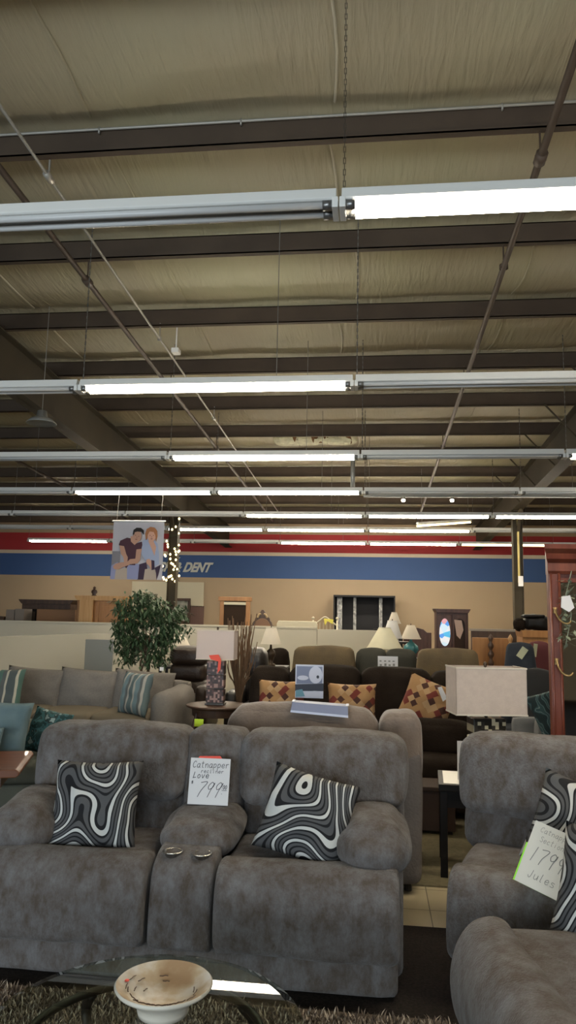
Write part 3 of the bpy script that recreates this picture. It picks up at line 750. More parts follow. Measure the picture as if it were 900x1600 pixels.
# ------------------------------------------------------------------ sofa facing away behind the loveseat
t = thing('tan_loveseat', 'tan suede loveseat facing away, right behind the grey loveseat', 'loveseat', (-.30, 4.83, 0), PI)
for a, b, n_ in ((-.575, -.335, 1), (-.33, .57, 2)):
    g = G()
    def wp(x, y, z, a=a, b=b):
        u = (x-a)/(b-a); k = max(0, min(1, (z-.78)/.14)); pleat = .012*abs(math.sin(u*PI*(7 if n_ == 2 else 2)))*k
        return (x, y + (z-.5)*.02 - pleat, z + pleat*.3 - .02*(2*u-1)**4*k)
    g.puff(a, b, .12, .38, .60, 1.01 if n_ == 2 else .99, .10 if n_ == 2 else .05, .02 if n_ == 2 else .01, .006, 6, 22, warp=wp, seed=90+n_)
    obj('back_pillow', g, brown_f, t, smooth=True)
obj('rear_panel', G().puff(-.575, .57, .20, .40, .06, .80, .05, .01, .005, 5, 16, seed=93), mat('tan_suede_back', (.12,.105,.098), .92, (.15,.13,.122), 6, .5, 60, spec=.15), t, smooth=True)
obj('seat', G().puff(-.45, .45, -.50, .2, .15, .48, .06, .01), brown_f, t, smooth=True)
for x in (-.575, .42): obj('armrest', G().puff(x, x+.15, -.5, .3, .06, .63, .06, .01), brown_f, t, smooth=True)
for x in (-.5, .44):
    for y in (-.44, .32): obj('leg', G().tube([(x, y, .012), (x, y, .09)], .022, 8), wood_d, t)

# catalogue leaflets: one draped, one standing
p = at(470, 1092, 4.42)
cat_l = thing('catalogue', 'blue catalogue leaflet draped over the tan loveseat back', 'leaflet', (-.315, 4.50, 1.035), 0)
w = .165
obj('draped_sheet', G().add([(-w,.06,.008), (w,.06,-.006), (w,-.03,-.010), (-w,-.03,.006), (w*1.02,-.075,-.055), (-w*1.02,-.075,-.036)], [(0,3,2,1), (3,5,4,2)]), lavend, cat_l)
obj('white_border', G().add([(-w*1.02,-.077,-.036), (w*1.02,-.077,-.055), (w*1.03,-.08,-.068), (-w*1.03,-.08,-.048), (-w-.004,.06,.011), (-w+.012,.06,.011), (-w+.012,-.031,.009), (-w-.004,-.031,.009), (w-.012,.06,-.003), (w+.004,.06,-.003), (w+.004,-.031,-.007), (w-.012,-.031,-.007)],
    [(0,1,2,3), (4,7,6,5), (8,11,10,9)]), lav_w, cat_l)
def flat(name, x0, x1, y0, y1, Y, polys, mats, label, cat, th=.003):
    "a flat printed thing: polygons given in fractions (0..1, y down) of its face"
    a, b, c_ = at(x0, y1, Y), at(x1, y1, Y), at(x0, y0, Y)
    W_, H_ = b.x-a.x, c_.z-a.z
    t = thing(name, label, cat, a)
    obj('backing', G().box(0, W_, 0, th, 0, H_), mats[0], t)
    for nm, mi, poly in polys:
        i = mats.index(mi)
        lay = .0008*(1+[q[0] for q in polys].index(nm))
        obj(nm, G().prism([(u*W_, (1-v)*H_) for u, v in poly], -lay, 0), mi, t)
    return t
def ell(cx, cy, rx, ry, n=18, a0=0): return [(cx+rx*math.cos(2*PI*k/n+a0), cy+ry*math.sin(2*PI*k/n+a0)) for k in range(n)]
flat('catalogue', 461, 505, 1038, 1090, 6.85, [
    ('dark_band', navy, [(.0,.60),(1,.55),(1,.78),(.0,.80)]),
    ('blue_chair_picture', lavend, [(.04,.05),(.96,.05),(.96,.55),(.04,.58)]),
    ('white_disc', lav_w, ell(.72,.30,.24,.26)), ('disc_hub', navy, ell(.80,.36,.05,.05, 10)),
    ('white_oval', lav_w, ell(.27,.40,.20,.07)), ('cyan_patch', cyan, [(.02,.78),(.25,.74),(.35,.95),(.02,.98)]),
    ('white_patch', lav_w, ell(.72,.88,.28,.1))], [lav_w, navy, lavend, cyan], 'blue and white catalogue page standing on the dark brown sofa', 'leaflet')

# ------------------------------------------------------------------ generic sofa
def sofa(name, label, cat, loc, rz, w, d, h, m, n=3, arm=.22, armh=.62, m_seat=None, seat_h=.45, roll_arm=False, arms=(1, 1), soft=.06, legs=True):
    t = thing(name, label, cat, loc, rz); ms = m_seat or m
    obj('base', G().puff(-w/2, w/2, -d/2+.04, d/2, .06, seat_h-.16, .03, .003, .002, n=8), m, t, smooth=True)
    iw = w - arm*sum(arms); a0 = -w/2 + arm*arms[0]
    for i in range(n):
        a = a0+iw*i/n+.004; b = a0+iw*(i+1)/n-.004
        obj('seat_cushion', G().puff(a, b, -d/2, d/2-.22, seat_h-.17, seat_h, soft*.8, .012, .003, n=10, seed=i), ms, t, smooth=True)
        obj('back_cushion', G().puff(a, b, d/2-.36, d/2-.12, seat_h-.03, h, soft, .03, .006, n=12, seed=i*3+1, warp=lean(0, seat_h, .2)), m, t, smooth=True)
    obj('back_frame', G().puff(-w/2+.02, w/2-.02, d/2-.14, d/2, .08, h-.06, .04, .004, .002, n=8, warp=lambda x, y, z: (x, y+.08*max(0, z-.4), z)), m, t, smooth=True)
    for s_, on in ((-1, arms[0]), (1, arms[1])):
        if on:
            x = -w/2 if s_ < 0 else w/2-arm
            obj('armrest', G().puff(x, x+arm, -d/2-.01, d/2-.05, .07, armh, arm*.42 if roll_arm else .05, .006, .003, n=12), m, t, smooth=True)
    if legs:
        for x in (-w/2+.08, w/2-.08):
            for y in (-d/2+.1, d/2-.08): obj('leg', G().tube([(x, y, .011), (x, y, .08)], [.018, .026], 8), wood_d, t)
    return t
# taupe sofa at left, back cushions as loose pillows
t = thing('taupe_sofa', 'taupe three-seat sofa with loose back pillows by the ficus tree', 'sofa', (-3.20, 7.9, 0), 0)
w = 2.35
obj('base', G().puff(-w/2, w/2, -.48, .50, .07, .30, .03, .003, .002, n=8), taupe_f, t, smooth=True)
for i in range(3):
    a = -.90 + .62*i
    obj('seat_cushion', G().puff(a+.004, a+.616, -.52, .30, .29, .52, .05, .012, .003, n=10, seed=i), taupe_s, t, smooth=True)
    g = G().pillow(.70, .50, .24, seed=i+5, pinch=.05)
    o = obj('back_pillow', g, taupe_f, t, smooth=True)
    o.location = (a+.32, .16+.02*i, .665); o.rotation_euler = (math.radians(78), math.radians(3), 0)
obj('back_frame', G().puff(-w/2+.02, w/2-.02, .30, .50, .08, .80, .05, .004, .002, n=10), taupe_f, t, smooth=True)
for x in (-w/2-.02, w/2-.22):
    obj('armrest', G().puff(x, x+.26, -.53, .46, .08, .755, .12, .004, .003, n=14, warp=lambda x, y, z: (x, y, z+.04*max(0, y))), taupe_f, t, smooth=True)
for x in (-w/2+.08, w/2-.08):
    for y in (-.42, .42): obj('leg', G().tube([(x, y, .011), (x, y, .08)], [.018, .026], 8), wood_d, t)
put_pillow('scatter_pillow', 'dark green and cream striped pillow at the left end of taupe sofa', 'pillow', (-3.88, 7.50, .72), .48, .44, .16, stripe_m, 76, 0, 3, None, 21)
put_pillow('scatter_pillow', 'pale blue and cream striped pillow at the right end of taupe sofa', 'pillow', (-2.43, 7.52, .72), .44, .44, .16, stripe2_m, 78, 0, -32, None, 22)
# sage chaise near left with blue pillows
t = sofa('sage_sofa', 'sage green sofa at the left edge carrying slate blue pillows', 'sofa', (-3.15, 5.62, 0), math.radians(20), 1.6, .95, .62, sage_f, n=2, arm=.2, armh=.50, arms=(1, 0))
put_pillow('scatter_pillow', 'large slate blue pillow at the left edge of the frame', 'pillow', (-2.72, 5.22, .675), .50, .44, .20, blue_f, 80, -3, 6, None, 31)
put_pillow('scatter_pillow', 'small slate blue pillow in front of the large blue one', 'pillow', (-2.70, 4.98, .60), .30, .28, .12, blue_f, 76, 0, 8, None, 32)
put_pillow('scatter_pillow', 'teal floral pillow beside the large slate blue pillow', 'pillow', (-2.50, 5.62, .62), .36, .34, .14, floral_m, 72, -8, -12, None, 33)
# cherry table corner at the left edge
t = thing('cherry_table', 'glossy cherry wood table corner at the left edge beside the loveseat', 'table', (-2.75, 4.62, 0), math.radians(18))
obj('tabletop', G().prism([(-.5,.53),(.5,.53),(.52,.545),(.52,.565),(.5,.58),(-.5,.58),(-.52,.565),(-.52,.545)], -.32, .32), wood_c, t, bevel=.006)
obj('apron', G().box(-.40, .40, -.22, .22, .45, .53), wood_b, t)
for x in (-.25, .25):
    for y in (-.14, .14): obj('leg', G().box(x-.025, x+.025, y-.025, y+.025, .008, .45), wood_d, t, bevel=.004)

# ------------------------------------------------------------------ end table and box-shade lamp at right of the gap
t = thing('end_table', 'black end table with pale inlaid top behind the sectional', 'table', (.71, 4.93, .010), math.radians(-4))
obj('tabletop', G().box(-.30, .30, -.20, .24, .50, .54), black_s, t, bevel=.004)
obj('top_inlay', G().box(-.27, .27, -.17, .21, .5405, .543), mat('pale_top_laminate', (.55,.53,.46), .3), t)
obj('apron', G().box(-.27, .27, -.17, .21, .40, .50), black_s, t)
for x in (-.27, .27):
    for y in (-.17, .21): obj('leg', G().box(x-.022, x+.022, y-.022, y+.022, 0, .5), black_s, t, bevel=.003)
def box_lamp(name, label, loc, rz, bw, bh, sw, sd, sh, gap, mos, shade, fin, k=3):
    t = thing(name, label, 'lamp', loc, rz)
    obj('lamp_foot', G().box(-bw*.55, bw*.55, -bw*.4, bw*.4, 0, .02), mosaic_d, t, bevel=.004)
    for i in range(k):
        z0 = .02 + (bh-.02)*i/k; z1 = .02 + (bh-.02)*(i+1)/k
        obj('mosaic_block', G().box(-bw/2, bw/2, -bw*.36, bw*.36, z0+.006, z1-.006), mos, t, bevel=.006)
        obj('block_band', G().box(-bw*.47, bw*.47, -bw*.33, bw*.33, z0-.001, z0+.007), mosaic_d, t)
    obj('lamp_neck', G().tube([(0,0,bh-.005), (0,0,bh+gap+.05)], .011, 8), bronze, t, smooth=True)
    z0 = bh+gap; g = G(); a = .004
    x0, x1 = -sw/2, sw/2; y0, y1 = -sd/2, sd/2
    g.box(x0, x1, y0, y0+a, z0, z0+sh); g.box(x0, x1, y1-a, y1, z0, z0+sh); g.box(x0, x0+a, y0, y1, z0, z0+sh); g.box(x1-a, x1, y0, y1, z0, z0+sh)
    o = obj('lamp_shade', g, shade, t)
    g = G()
    for zz in (z0-.003, z0+sh-.006):
        g = G(); g.box(x0-.003, x1+.003, y0-.003, y0+.003, zz, zz+.009); g.box(x0-.003, x0+.003, y0, y1, zz, zz+.009); g.box(x1-.003, x1+.003, y0, y1, zz, zz+.009)
        obj('shade_trim', g, shade_w, o)
    obj('harp', G().tube([(0,0,bh+gap), (0,0,z0+sh)], .004, 6).tube([(x0, 0, z0+sh-.01), (x1, 0, z0+sh-.01)], .003, 5), bronze, t)
    obj('finial', G().lathe([(0,.035),(.010,.028),(.013,.015),(.008,.004),(.012,0),(0,-.002)], (0,0,z0+sh), 12), fin, t, smooth=True)
    return t
box_lamp('table_lamp', 'cream mosaic table lamp with wide linen box shade behind the sectional', (.72, 4.99, .556), math.radians(10), .21, .378, .455, .24, .292, .02, mosaic_b, shade_b, bronze)
# little white card and object left of the lamp base
p = at(722, 1162, 4.88)
t = thing('table_card', 'small white and black card left of the cream mosaic lamp', 'card', (p.x, 4.88, .5545))
obj('card', G().box(-.03, .035, 0, .006, 0, .235), paper, t); obj('card_pattern', G().box(-.022, .03, -.001, 0, .05, .10), ink, t)

# round table and box-shade lamp at the left of the tan loveseat
c_ = at(340, 1104, 7.8)
t = thing('round_side_table', 'round dark wood side table carrying the rose mosaic lamp', 'table', (c_.x, 7.8, .010))
zt = .60
obj('tabletop', G().lathe([(0, zt-.035), (.29, zt-.035), (.325, zt-.02), (.33, zt-.005), (.32, zt), (0, zt)], (0,0,0), 36), wood_b, t, smooth=True)
obj('apron', G().lathe([(.26, zt-.11), (.27, zt-.036)], (0,0,0), 36), wood_b, t, smooth=True)
for k in range(4):
    a = PI/4+k*PI/2; obj('leg', G().tube(catmull_open([(.24*math.cos(a), .24*math.sin(a), zt-.05), (.29*math.cos(a), .29*math.sin(a), .35), (.22*math.cos(a), .22*math.sin(a), .15), (.28*math.cos(a), .28*math.sin(a), .0)], 5), [.02]*16, 8), wood_b, t, smooth=True)
lampA = box_lamp('table_lamp', 'rose mosaic table lamp with square pinkish shade on round table', (c_.x-.02, 7.78, .6105), math.radians(2), .185, .455, .395, .26, .30, .015, mosaic_a, mat('pink_box_shade', (.56,.47,.44), .9, None, 30, .2, 300), bronze)
p = at(338, 1030, 7.62)
tag(obj('red_tag', G().prism([(-.07,.02),(.03,.03),(.06,-.02),(.055,-.12),(.025,-.16),(.03,-.04),(-.05,-.02)], -.002, .002), red_c), 'red paper tag hanging from the rose mosaic lamp shade', 'tag').location = (p.x, 7.58, p.z+.02)
p = at(258, 1044, 8.3)
t = tag(obj('price_tag', G().box(-.022, .022, 0, .003, -.02, .02), paper), 'tiny white tag on top of the taupe sofa right back pillow', 'tag'); t.location = (p.x, 8.16, p.z)
# neon green tag on the gap
p = at(313, 1127, 4.25)
t = tag(obj('price_tag', G().box(-.026, .026, 0, .002, -.02, .022), neon_y), 'small neon yellow-green tag poking up behind the loveseat console', 'tag'); t.location = (p.x, 4.215, p.z-.005)

# ------------------------------------------------------------------ dark brown sectional in the middle
t = thing('dark_sectional', 'long dark brown plush sofa carrying three diamond-patterned pillows', 'sofa', (-.23, 7.55, 0), 0)
xs = [-1.02, -.62, .10, .80, 1.14]
for i in range(4):
    obj('back_cushion', G().puff(xs[i]+.004, xs[i+1]-.004, -.10, .22, .40, 1.035-.02*(i in (0, 3)), .09, .02, .008, 5, 12, seed=i+60, warp=lean(0, .4, .15)), dark_f, t, smooth=True)
    obj('seat_cushion', G().puff(xs[i]+.004, xs[i+1]-.004, -.72, -.02, .20, .46, .06, .012, .005, n=10, seed=i), dark_f, t, smooth=True)
obj('base', G().puff(-1.0, 1.12, -.66, .34, .012, .22, .03, .003, .002, n=8), dark_f, t, smooth=True)
obj('back_frame', G().puff(-1.02, 1.14, .20, .42, .05, .92, .05, .003, .002, n=8), dark_f, t, smooth=True)
gd = 'tan and maroon diamond pillows'
put_pillow('scatter_pillow', 'diamond-patterned pillow left of the standing catalogue page', 'pillow', (-.865, 7.08, .745), .46, .40, .15, diamond_m, 76, 0, -3, gd, 41)
put_pillow('scatter_pillow', 'diamond-patterned pillow right of the standing catalogue page', 'pillow', (-.20, 7.08, .735), .46, .40, .15, diamond_m, 76, 0, 3, gd, 42)
put_pillow('scatter_pillow', 'diamond-patterned pillow leaning at the right end of dark sofa', 'pillow', (.475, 6.92, .775), .46, .46, .16, diamond_m, 74, -20, -10, gd, 43)
p = at(693, 1085, 6.6)
tag(obj('price_tag', G().prism([(-.035,.05),(.0,.06),(.05,-.04),(.01,-.07)], -.002, .002), paper), 'white tag pinned to the rightmost diamond pillow', 'tag').location = (p.x, 6.78, p.z-.01)
# near dark armchair end and brown ottoman seen through the gap
t = sofa('dark_armchair', 'dark brown armchair half hidden in the gap between the sofas', 'armchair', (.50, 6.40, 0), math.radians(-10), .92, .70, .68, dark_f, n=1, arm=.17, armh=.60)
t = thing('storage_bench', 'reddish brown wooden bench behind the gap between the sofas', 'bench', (.16, 6.25, .010))
t.location = (.42, 5.80, .010)
t2 = mat('brown_bench_wood', (.035,.016,.008), .6)
obj('bench_box', G().box(-.28, .17, -.14, .14, .02, .30), t2, t, bevel=.006); obj('bench_top', G().box(-.30, .19, -.16, .16, .30, .33), t2, t, bevel=.006)
for x in (-.24, .13):
    for y in (-.11, .11): obj('leg', G().box(x-.02, x+.02, y-.02, y+.02, 0, .02), wood_d, t)

# ------------------------------------------------------------------ seating rows further back
def recliner_back(name, label, px0, px1, py, Y, m, n, bands=3, h=None, cat='sofa', arms=True):
    a, b = at(px0, py, Y), at(px1, py, Y); w = b.x-a.x; H = h or a.z
    t = thing(name, label, cat, ((a.x+b.x)/2, Y, .0))
    for i in range(n):
        x0, x1 = -w/2+w*i/n+.004, -w/2+w*(i+1)/n-.004
        for k in range(bands):
            z0 = .42+(H-.42)*k/bands; z1 = .42+(H-.42)*(k+1)/bands
            obj('back_cushion', G().puff(x0, x1, -.02-.03*k, .24, z0-.02, z1+.012, .07, .02, .008, 5, 10, seed=i*5+k), m, t, smooth=True)
        obj('seat_cushion', G().puff(x0, x1, -.62, .05, .15, .46, .06, .01, .004, n=8), m, t, smooth=True)
    obj('base', G().puff(-w/2, w/2, -.55, .3, .012, .2, .03, .003, 0, n=6), m, t, smooth=True)
    obj('back_frame', G().puff(-w/2, w/2, .2, .36, .05, H-.1, .04, .004, 0, n=6), m, t, smooth=True)
    for x in ((-w/2-.16, w/2) if arms else ()): obj('armrest', G().puff(x, x+.16, -.6, .25, .02, .62, .06, .01, .003, n=8), m, t, smooth=True)
    return t
recliner_back('leather_recliner', 'dark brown leather recliner behind the round side table', 268, 322, 1012, 10.2, leather_b, 1, 3, cat='recliner')
recliner_back('leather_sofa', 'black leather sofa behind the dark brown plush sofa', 385, 415, 1015, 9.6, leather, 1, 2)
recliner_back('suede_sofa', 'long mushroom suede sofa behind the dark brown plush sofa', 458, 553, 1012, 9.4, tan2_f, 1, 1, arms=False)
recliner_back('olive_sofa', 'olive grey sofa between two mushroom suede sofas', 557, 650, 1016, 9.7, green_f, 2, 2, arms=False)
recliner_back('suede_sofa', 'mushroom suede sofa behind the cream mosaic lamp', 653, 748, 1016, 9.2, tan2_f, 1, 1, arms=False)
recliner_back('suede_loveseat', 'brown suede loveseat in the farthest seating row', 418, 450, 1016, 11.6, dark_f, 1, 1, cat='loveseat', arms=False)
# light grey sofa by the teal pillow
t = sofa('light_grey_sofa', 'light grey sofa behind the wide linen-shade lamp', 'sofa', (1.90, 6.05, 0), math.radians(-3), 1.6, .8, .82, ltgrey_f, n=2, arm=.2, armh=.60, arms=(1, 1))
def zig(nt, s):
    wv = nt.nodes.new('ShaderNodeTexWave'); wv.inputs['Scale'].default_value = 5; wv.inputs['Distortion'].default_value = 9; wv.inputs['Detail'].default_value = 1; wv.inputs['Detail Scale'].default_value = 1.5
    nt.links.new(s, wv.inputs['Vector'])
    return cramp(nt, wv.outputs['Fac'], [(0, (.015,.03,.035)), (.45, (.03,.075,.09)), (.72, (.16,.22,.23)), (.82, (.03,.07,.08))])
teal_z = ramp_mat('teal_wave_fabric', zig)
put_pillow('scatter_pillow', 'dark teal wave-patterned pillow on the light grey sofa', 'pillow', (1.46, 6.02, .83), .46, .46, .16, teal_z, 68, 22, -12, None, 51)
put_pillow('scatter_pillow', 'mustard yellow round pillow beside the mahogany hall tree post', 'pillow', (1.84, 6.55, .93), .26, .30, .12, mat('mustard_fabric', (.16,.14,.02), .9), 75, 0, 0, None, 52)

# ------------------------------------------------------------------ hall tree (coat rack with mirror)
p0 = at(855, 893, 5.2); p1 = at(874, 893, 5.2)
t = thing('hall_tree', 'mahogany hall tree with coat hooks and mirror at the right edge', 'hall tree', (p0.x, 5.2, .010))
W_ = 1.15; sw = p1.x-p0.x; ztop = 1.86
for x in (0, W_-sw):
    st = obj('post', G().box(x, x+sw, -.03, .04, 0, ztop), wood_m, t, bevel=.006)
    obj('post_bead', G().tube([(x+.014, -.032, .05), (x+.014, -.032, ztop)], .008, 6).tube([(x+sw-.014, -.032, .05), (x+sw-.014, -.032, ztop)], .008, 6), wood_m, st, smooth=True)
prof = [(-.03, 1.855), (-.045, 1.875), (-.04, 1.93), (-.075, 1.955), (-.085, 1.99), (-.12, 2.02), (-.125, 2.05), (.05, 2.05), (.05, 1.855)]
g = G(); n = len(prof)
v = []
for x, s_ in ((0, -1), (W_, 1)):
    for y, z in prof: e = max(0, -.03-y)*.45; v.append((x+s_*e, y, z))
g.add(v, [tuple(range(n))[::-1], tuple(range(n, 2*n))] + [(i, (i+1)%n, n+(i+1)%n, n+i) for i in range(n)])
obj('crown_moulding', g, wood_m, t)
obj('mirror_frame', G().box(sw, W_-sw, 0, .03, 1.80, ztop).box(sw, W_-sw, 0, .03, .72, .78), wood_m, t, bevel=.004)
obj('mirror', G().box(sw, W_-sw, .012, .02, .78, 1.80), mirror_m, t)
obj('back_panel', G().box(sw, W_-sw, .021, .035, .3, 1.86), wood_d, t)
obj('bench_seat', G().box(0, W_, -.36, .04, .42, .46), wood_m, t, bevel=.006)
obj('bench_box', G().box(.02, W_-.02, -.33, .035, .04, .42), wood_m, t, bevel=.006)
for px_, py_ in ((865, 962), (866, 1042)):
    q = at(px_, py_, 5.16)
    hk = [(sw*.45, -.035, q.z-.01+.05), (sw*.45, -.05, q.z+.02), (sw*.5, -.07, q.z-.01), (sw*.7, -.10, q.z-.045), (sw*1.05, -.12, q.z-.06), (sw*1.35, -.115, q.z-.055), (sw*1.5, -.11, q.z-.04)]
    o = obj('coat_hook', G().tube(catmull_open(hk, 4), .0065, 7).lathe([(.016,-.02),(.012,.0),(.016,.02),(.0,.022)], (sw*.45, -.036, q.z+.025), 10), brass, t, smooth=True)
tag(obj('tag_paper', G().prism([(-.035,.04),(.02,.05),(.045,-.03),(.01,-.06),(-.04,-.03)], -.003, 0), paper), 'white paper tag hanging over the hall tree mirror', 'tag').location = tuple(at(886, 942, 5.05))
# leaf spray added before the mirror to stand for reflected foliage
g = G()
def leaf(g, p, L, w, yaw, pitch, mi=0):
    d = Vector((math.cos(yaw)*math.cos(pitch), math.sin(yaw)*math.cos(pitch), math.sin(pitch))); s_ = Vector((-math.sin(yaw), math.cos(yaw), 0)); p = Vector(p)
    g.add([p, p+d*L*.45+s_*w, p+d*L, p+d*L*.45-s_*w, p+d*L*.5-Vector((0,0,w*.25))], [(0,1,4),(1,2,4),(2,3,4),(3,0,4)], mi)
for py_ in list(range(905, 1010, 7)):
    for k in range(4):
        q = at(888+random.uniform(-10, 12), py_+random.uniform(-4, 4), 5.08)
        leaf(g, q, random.uniform(.04,.065), .015, random.uniform(0, 6.3), random.uniform(-1, .4))
g.tube([at(893, 892, 5.09), at(884, 930, 5.09), at(893, 960, 5.09), at(884, 1008, 5.09)], .003, 5)
tag(obj('reflected_leaves', g, pale_leaf, None, recalc=False), 'pale leaves standing for reflected garland hanging over the hall tree mirror', 'leafage')

# ------------------------------------------------------------------ lamps further back
def cone_lamp(label, px, pt_, pb, half_t, half_b, Y, shade, base_m, prof=None, stand=None, pleats=0):
    a = at(px, pt_, Y); b = at(px, pb, Y); rt = half_t/FPX*Y; rb = half_b/FPX*Y; h = a.z-b.z
    zb = b.z - .30
    t = thing('table_lamp', label, 'lamp', (a.x, Y, zb))
    zs = .30
    o = obj('lamp_shade', G().lathe([(rb, zs), (rt, zs+h), (rt-.006, zs+h), (rb-.006, zs)], (0,0,0), 32), shade, t, smooth=True)
    obj('shade_ring', G().lathe([(rb+.004, zs-.004), (rb+.004, zs+.010), (rb-.004, zs+.01)], (0,0,0), 32).lathe([(rt+.003, zs+h-.008), (rt+.003, zs+h+.004), (rt-.003, zs+h+.004)], (0,0,0), 32), shade, o, smooth=True)
    prof = prof or [(.07,0),(.075,.015),(.03,.04),(.045,.10),(.07,.15),(.06,.20),(.02,.235),(.012,.30)]
    obj('lamp_body', G().lathe(prof, (0,0,0), 20), base_m, t, smooth=True)
    obj('harp', G().tube([(0,0,.29), (0,0,zs+h)], .004, 6).tube([(-rt,0,zs+h-.006), (rt,0,zs+h-.006)], .003, 5), bronze, t)
    obj('finial', G().lathe([(0,.03),(.008,.02),(.010,.01),(0,0)], (0,0,zs+h), 10), bronze, t, smooth=True)
    # the table it stands on
    tt = thing('lamp_table', 'dark side table under the ' + stand, 'table', (a.x, Y+.0, .010))
    obj('tabletop', G().box(-.25, .25, -.22, .22, zb-.045, zb-.012), wood_d, tt, bevel=.005)
    for x in (-.21, .21):
        for y in (-.18, .18): obj('leg', G().box(x-.02, x+.02, y-.02, y+.02, 0, zb-.045), wood_d, tt)
    return t
cone_lamp('white cone-shade lamp between the ficus tree and pink box lamp', 279, 986, 1009, 7, 19, 11.2, shade_w, bronze, stand='lamp beside the ficus tree')
cone_lamp('cream cone-shade lamp with dark base before the cream partition', 424, 981, 1006, 8, 16, 10.4, shade_w, bronze, stand='cream lamp before the partition')
cone_lamp('wide ribbed pale green lamp shade among the far sofas', 601, 981, 1013, 9, 27, 10.3, shade_y, ceram, [(.10,0),(.11,.03),(.06,.05),(.09,.10),(.12,.16),(.07,.22),(.03,.26),(.012,.30)], stand='wide ribbed lamp')
cone_lamp('white cone-shade lamp behind the wide ribbed lamp shade', 613, 970, 997, 7, 15, 11.6, mat('white_shade', (.62,.60,.58), .9), ceram, stand='white lamp behind the ribbed one')
cone_lamp('small cream lamp shade highest of the far lamp cluster', 616, 957, 974, 4, 10, 12.8, shade_w, ceram, stand='highest lamp of the far cluster')
cone_lamp('cream cone-shade lamp with round teal base by the mahogany cabinet', 642, 977, 998, 6, 15, 12.2, shade_w, teal_g, [(.05,0),(.055,.02),(.04,.03),(.09,.07),(.125,.13),(.11,.19),(.05,.24),(.03,.25),(.012,.30)], stand='teal lamp')
# white carved card on the olive sofa
p = at(606, 1042, 9.1)
t = thing('display_card', 'white lettered card standing on the olive grey sofa', 'card', (p.x, 9.1, p.z))
obj('card', G().box(-.12, .12, 0, .004, 0, .125), paper, t)
g = G()
for i, x in enumerate((-.085, -.03, .02, .07)): g.box(x-.012, x+.014, -.002, 0, .01, .03+.01*(i % 2)).box(x-.015, x+.01, -.002, 0, .06, .075)
obj('printed_marks', g, ink2, t)

# ------------------------------------------------------------------ ficus tree
c_ = at(226, 1045, 9.1)
t = thing('ficus_tree', 'artificial ficus tree with braided trunks behind the taupe sofa', 'tree', (c_.x, 9.1, .010))
obj('basket', G().lathe([(.0,0),(.15,0),(.19,.30),(.20,.31),(.18,.31),(.17,.27),(0,.27)], (0,0,0), 24), mat('wicker', (.16,.10,.05), .8, (.10,.06,.03), 30), t, smooth=True)
random.seed(5)
for k in range(4):
    a = k*PI/2; pts = []
    for i in range(14):
        z = .25+i*.075; r = .045+.02*math.sin(i); pts.append((r*math.cos(a+i*.55), r*math.sin(a+i*.55), z))
    obj('trunk', G().tube(pts, [.020-.0006*i for i in range(14)], 7), bark, t, smooth=True)
g = G(); br = G()
def px2(x, y): q = at(x, y, 9.1); return q.x-c_.x, q.z-.01
clus = [(225, 945, 30, 22), (200, 965, 22, 20), (250, 955, 26, 20), (272, 970, 14, 16), (235, 985, 34, 22), (262, 992, 18, 18), (196, 1000, 18, 22), (212, 1010, 16, 18), (248, 1012, 16, 14), (222, 930, 14, 12), (190, 985, 10, 16), (190, 945, 11, 12), (282, 955, 9, 12), (285, 985, 8, 10), (240, 1025, 14, 14), (200, 1025, 12, 14), (252, 1032, 8, 10)]
for (cx, cy, rx, ry) in clus:
    X, Z = px2(cx, cy); R1 = rx/FPX*9.1; R2 = ry/FPX*9.1
    br.tube([(random.uniform(-.04,.04), 0, 1.02), (X*.5, random.uniform(-.1,.1), (1.02+Z)/2), (X, random.uniform(-.12,.12), Z)], [.010,.007,.003], 5)
    for i in range(int(rx*ry*.62)):
        a = random.uniform(0, 2*PI); rr = math.sqrt(random.random())
        x = X+R1*rr*math.cos(a); z = Z+R2*rr*math.sin(a); y = random.gauss(0, .16)
        leaf(g, (x, y, z), random.uniform(.07,.11), random.uniform(.012,.020), random.uniform(0, 2*PI), random.uniform(-1.35,-.2))
for i in range(26):
    a = random.uniform(.3, 2.8); X, Z = px2(222, 925); 
obj('branches', br, bark, t); obj('foliage', g, leaf_m, t, recalc=False)
# dried branches in a vase
c_ = at(372, 1085, 8.2)
t = thing('twig_arrangement', 'tall dried brown twig arrangement beside the rose mosaic lamp', 'plant', (c_.x, 8.25, .010))
obj('vase', G().lathe([(.0,0),(.11,0),(.13,.15),(.10,.40),(.06,.50),(.075,.55),(.065,.55),(.05,.5)], (0,0,0), 20), mat('rust_vase', (.13,.05,.025), .4), t, smooth=True)
g = G(); random.seed(3)
for i in range(95):
    a = random.uniform(0, 2*PI); s_ = random.uniform(.02,.19); H = random.uniform(.95, 1.56)
    pts = [(0,0,.4), (s_*.35*math.cos(a), s_*.3*math.sin(a), .75), (s_*.8*math.cos(a)+random.uniform(-.02,.02), s_*.7*math.sin(a), (H+.75)/2), (s_*math.cos(a)+random.uniform(-.03,.03), s_*math.sin(a), H)]
    g.tube(catmull_open(pts, 3), .0042, 4)
obj('twigs', g, twig_m, t)

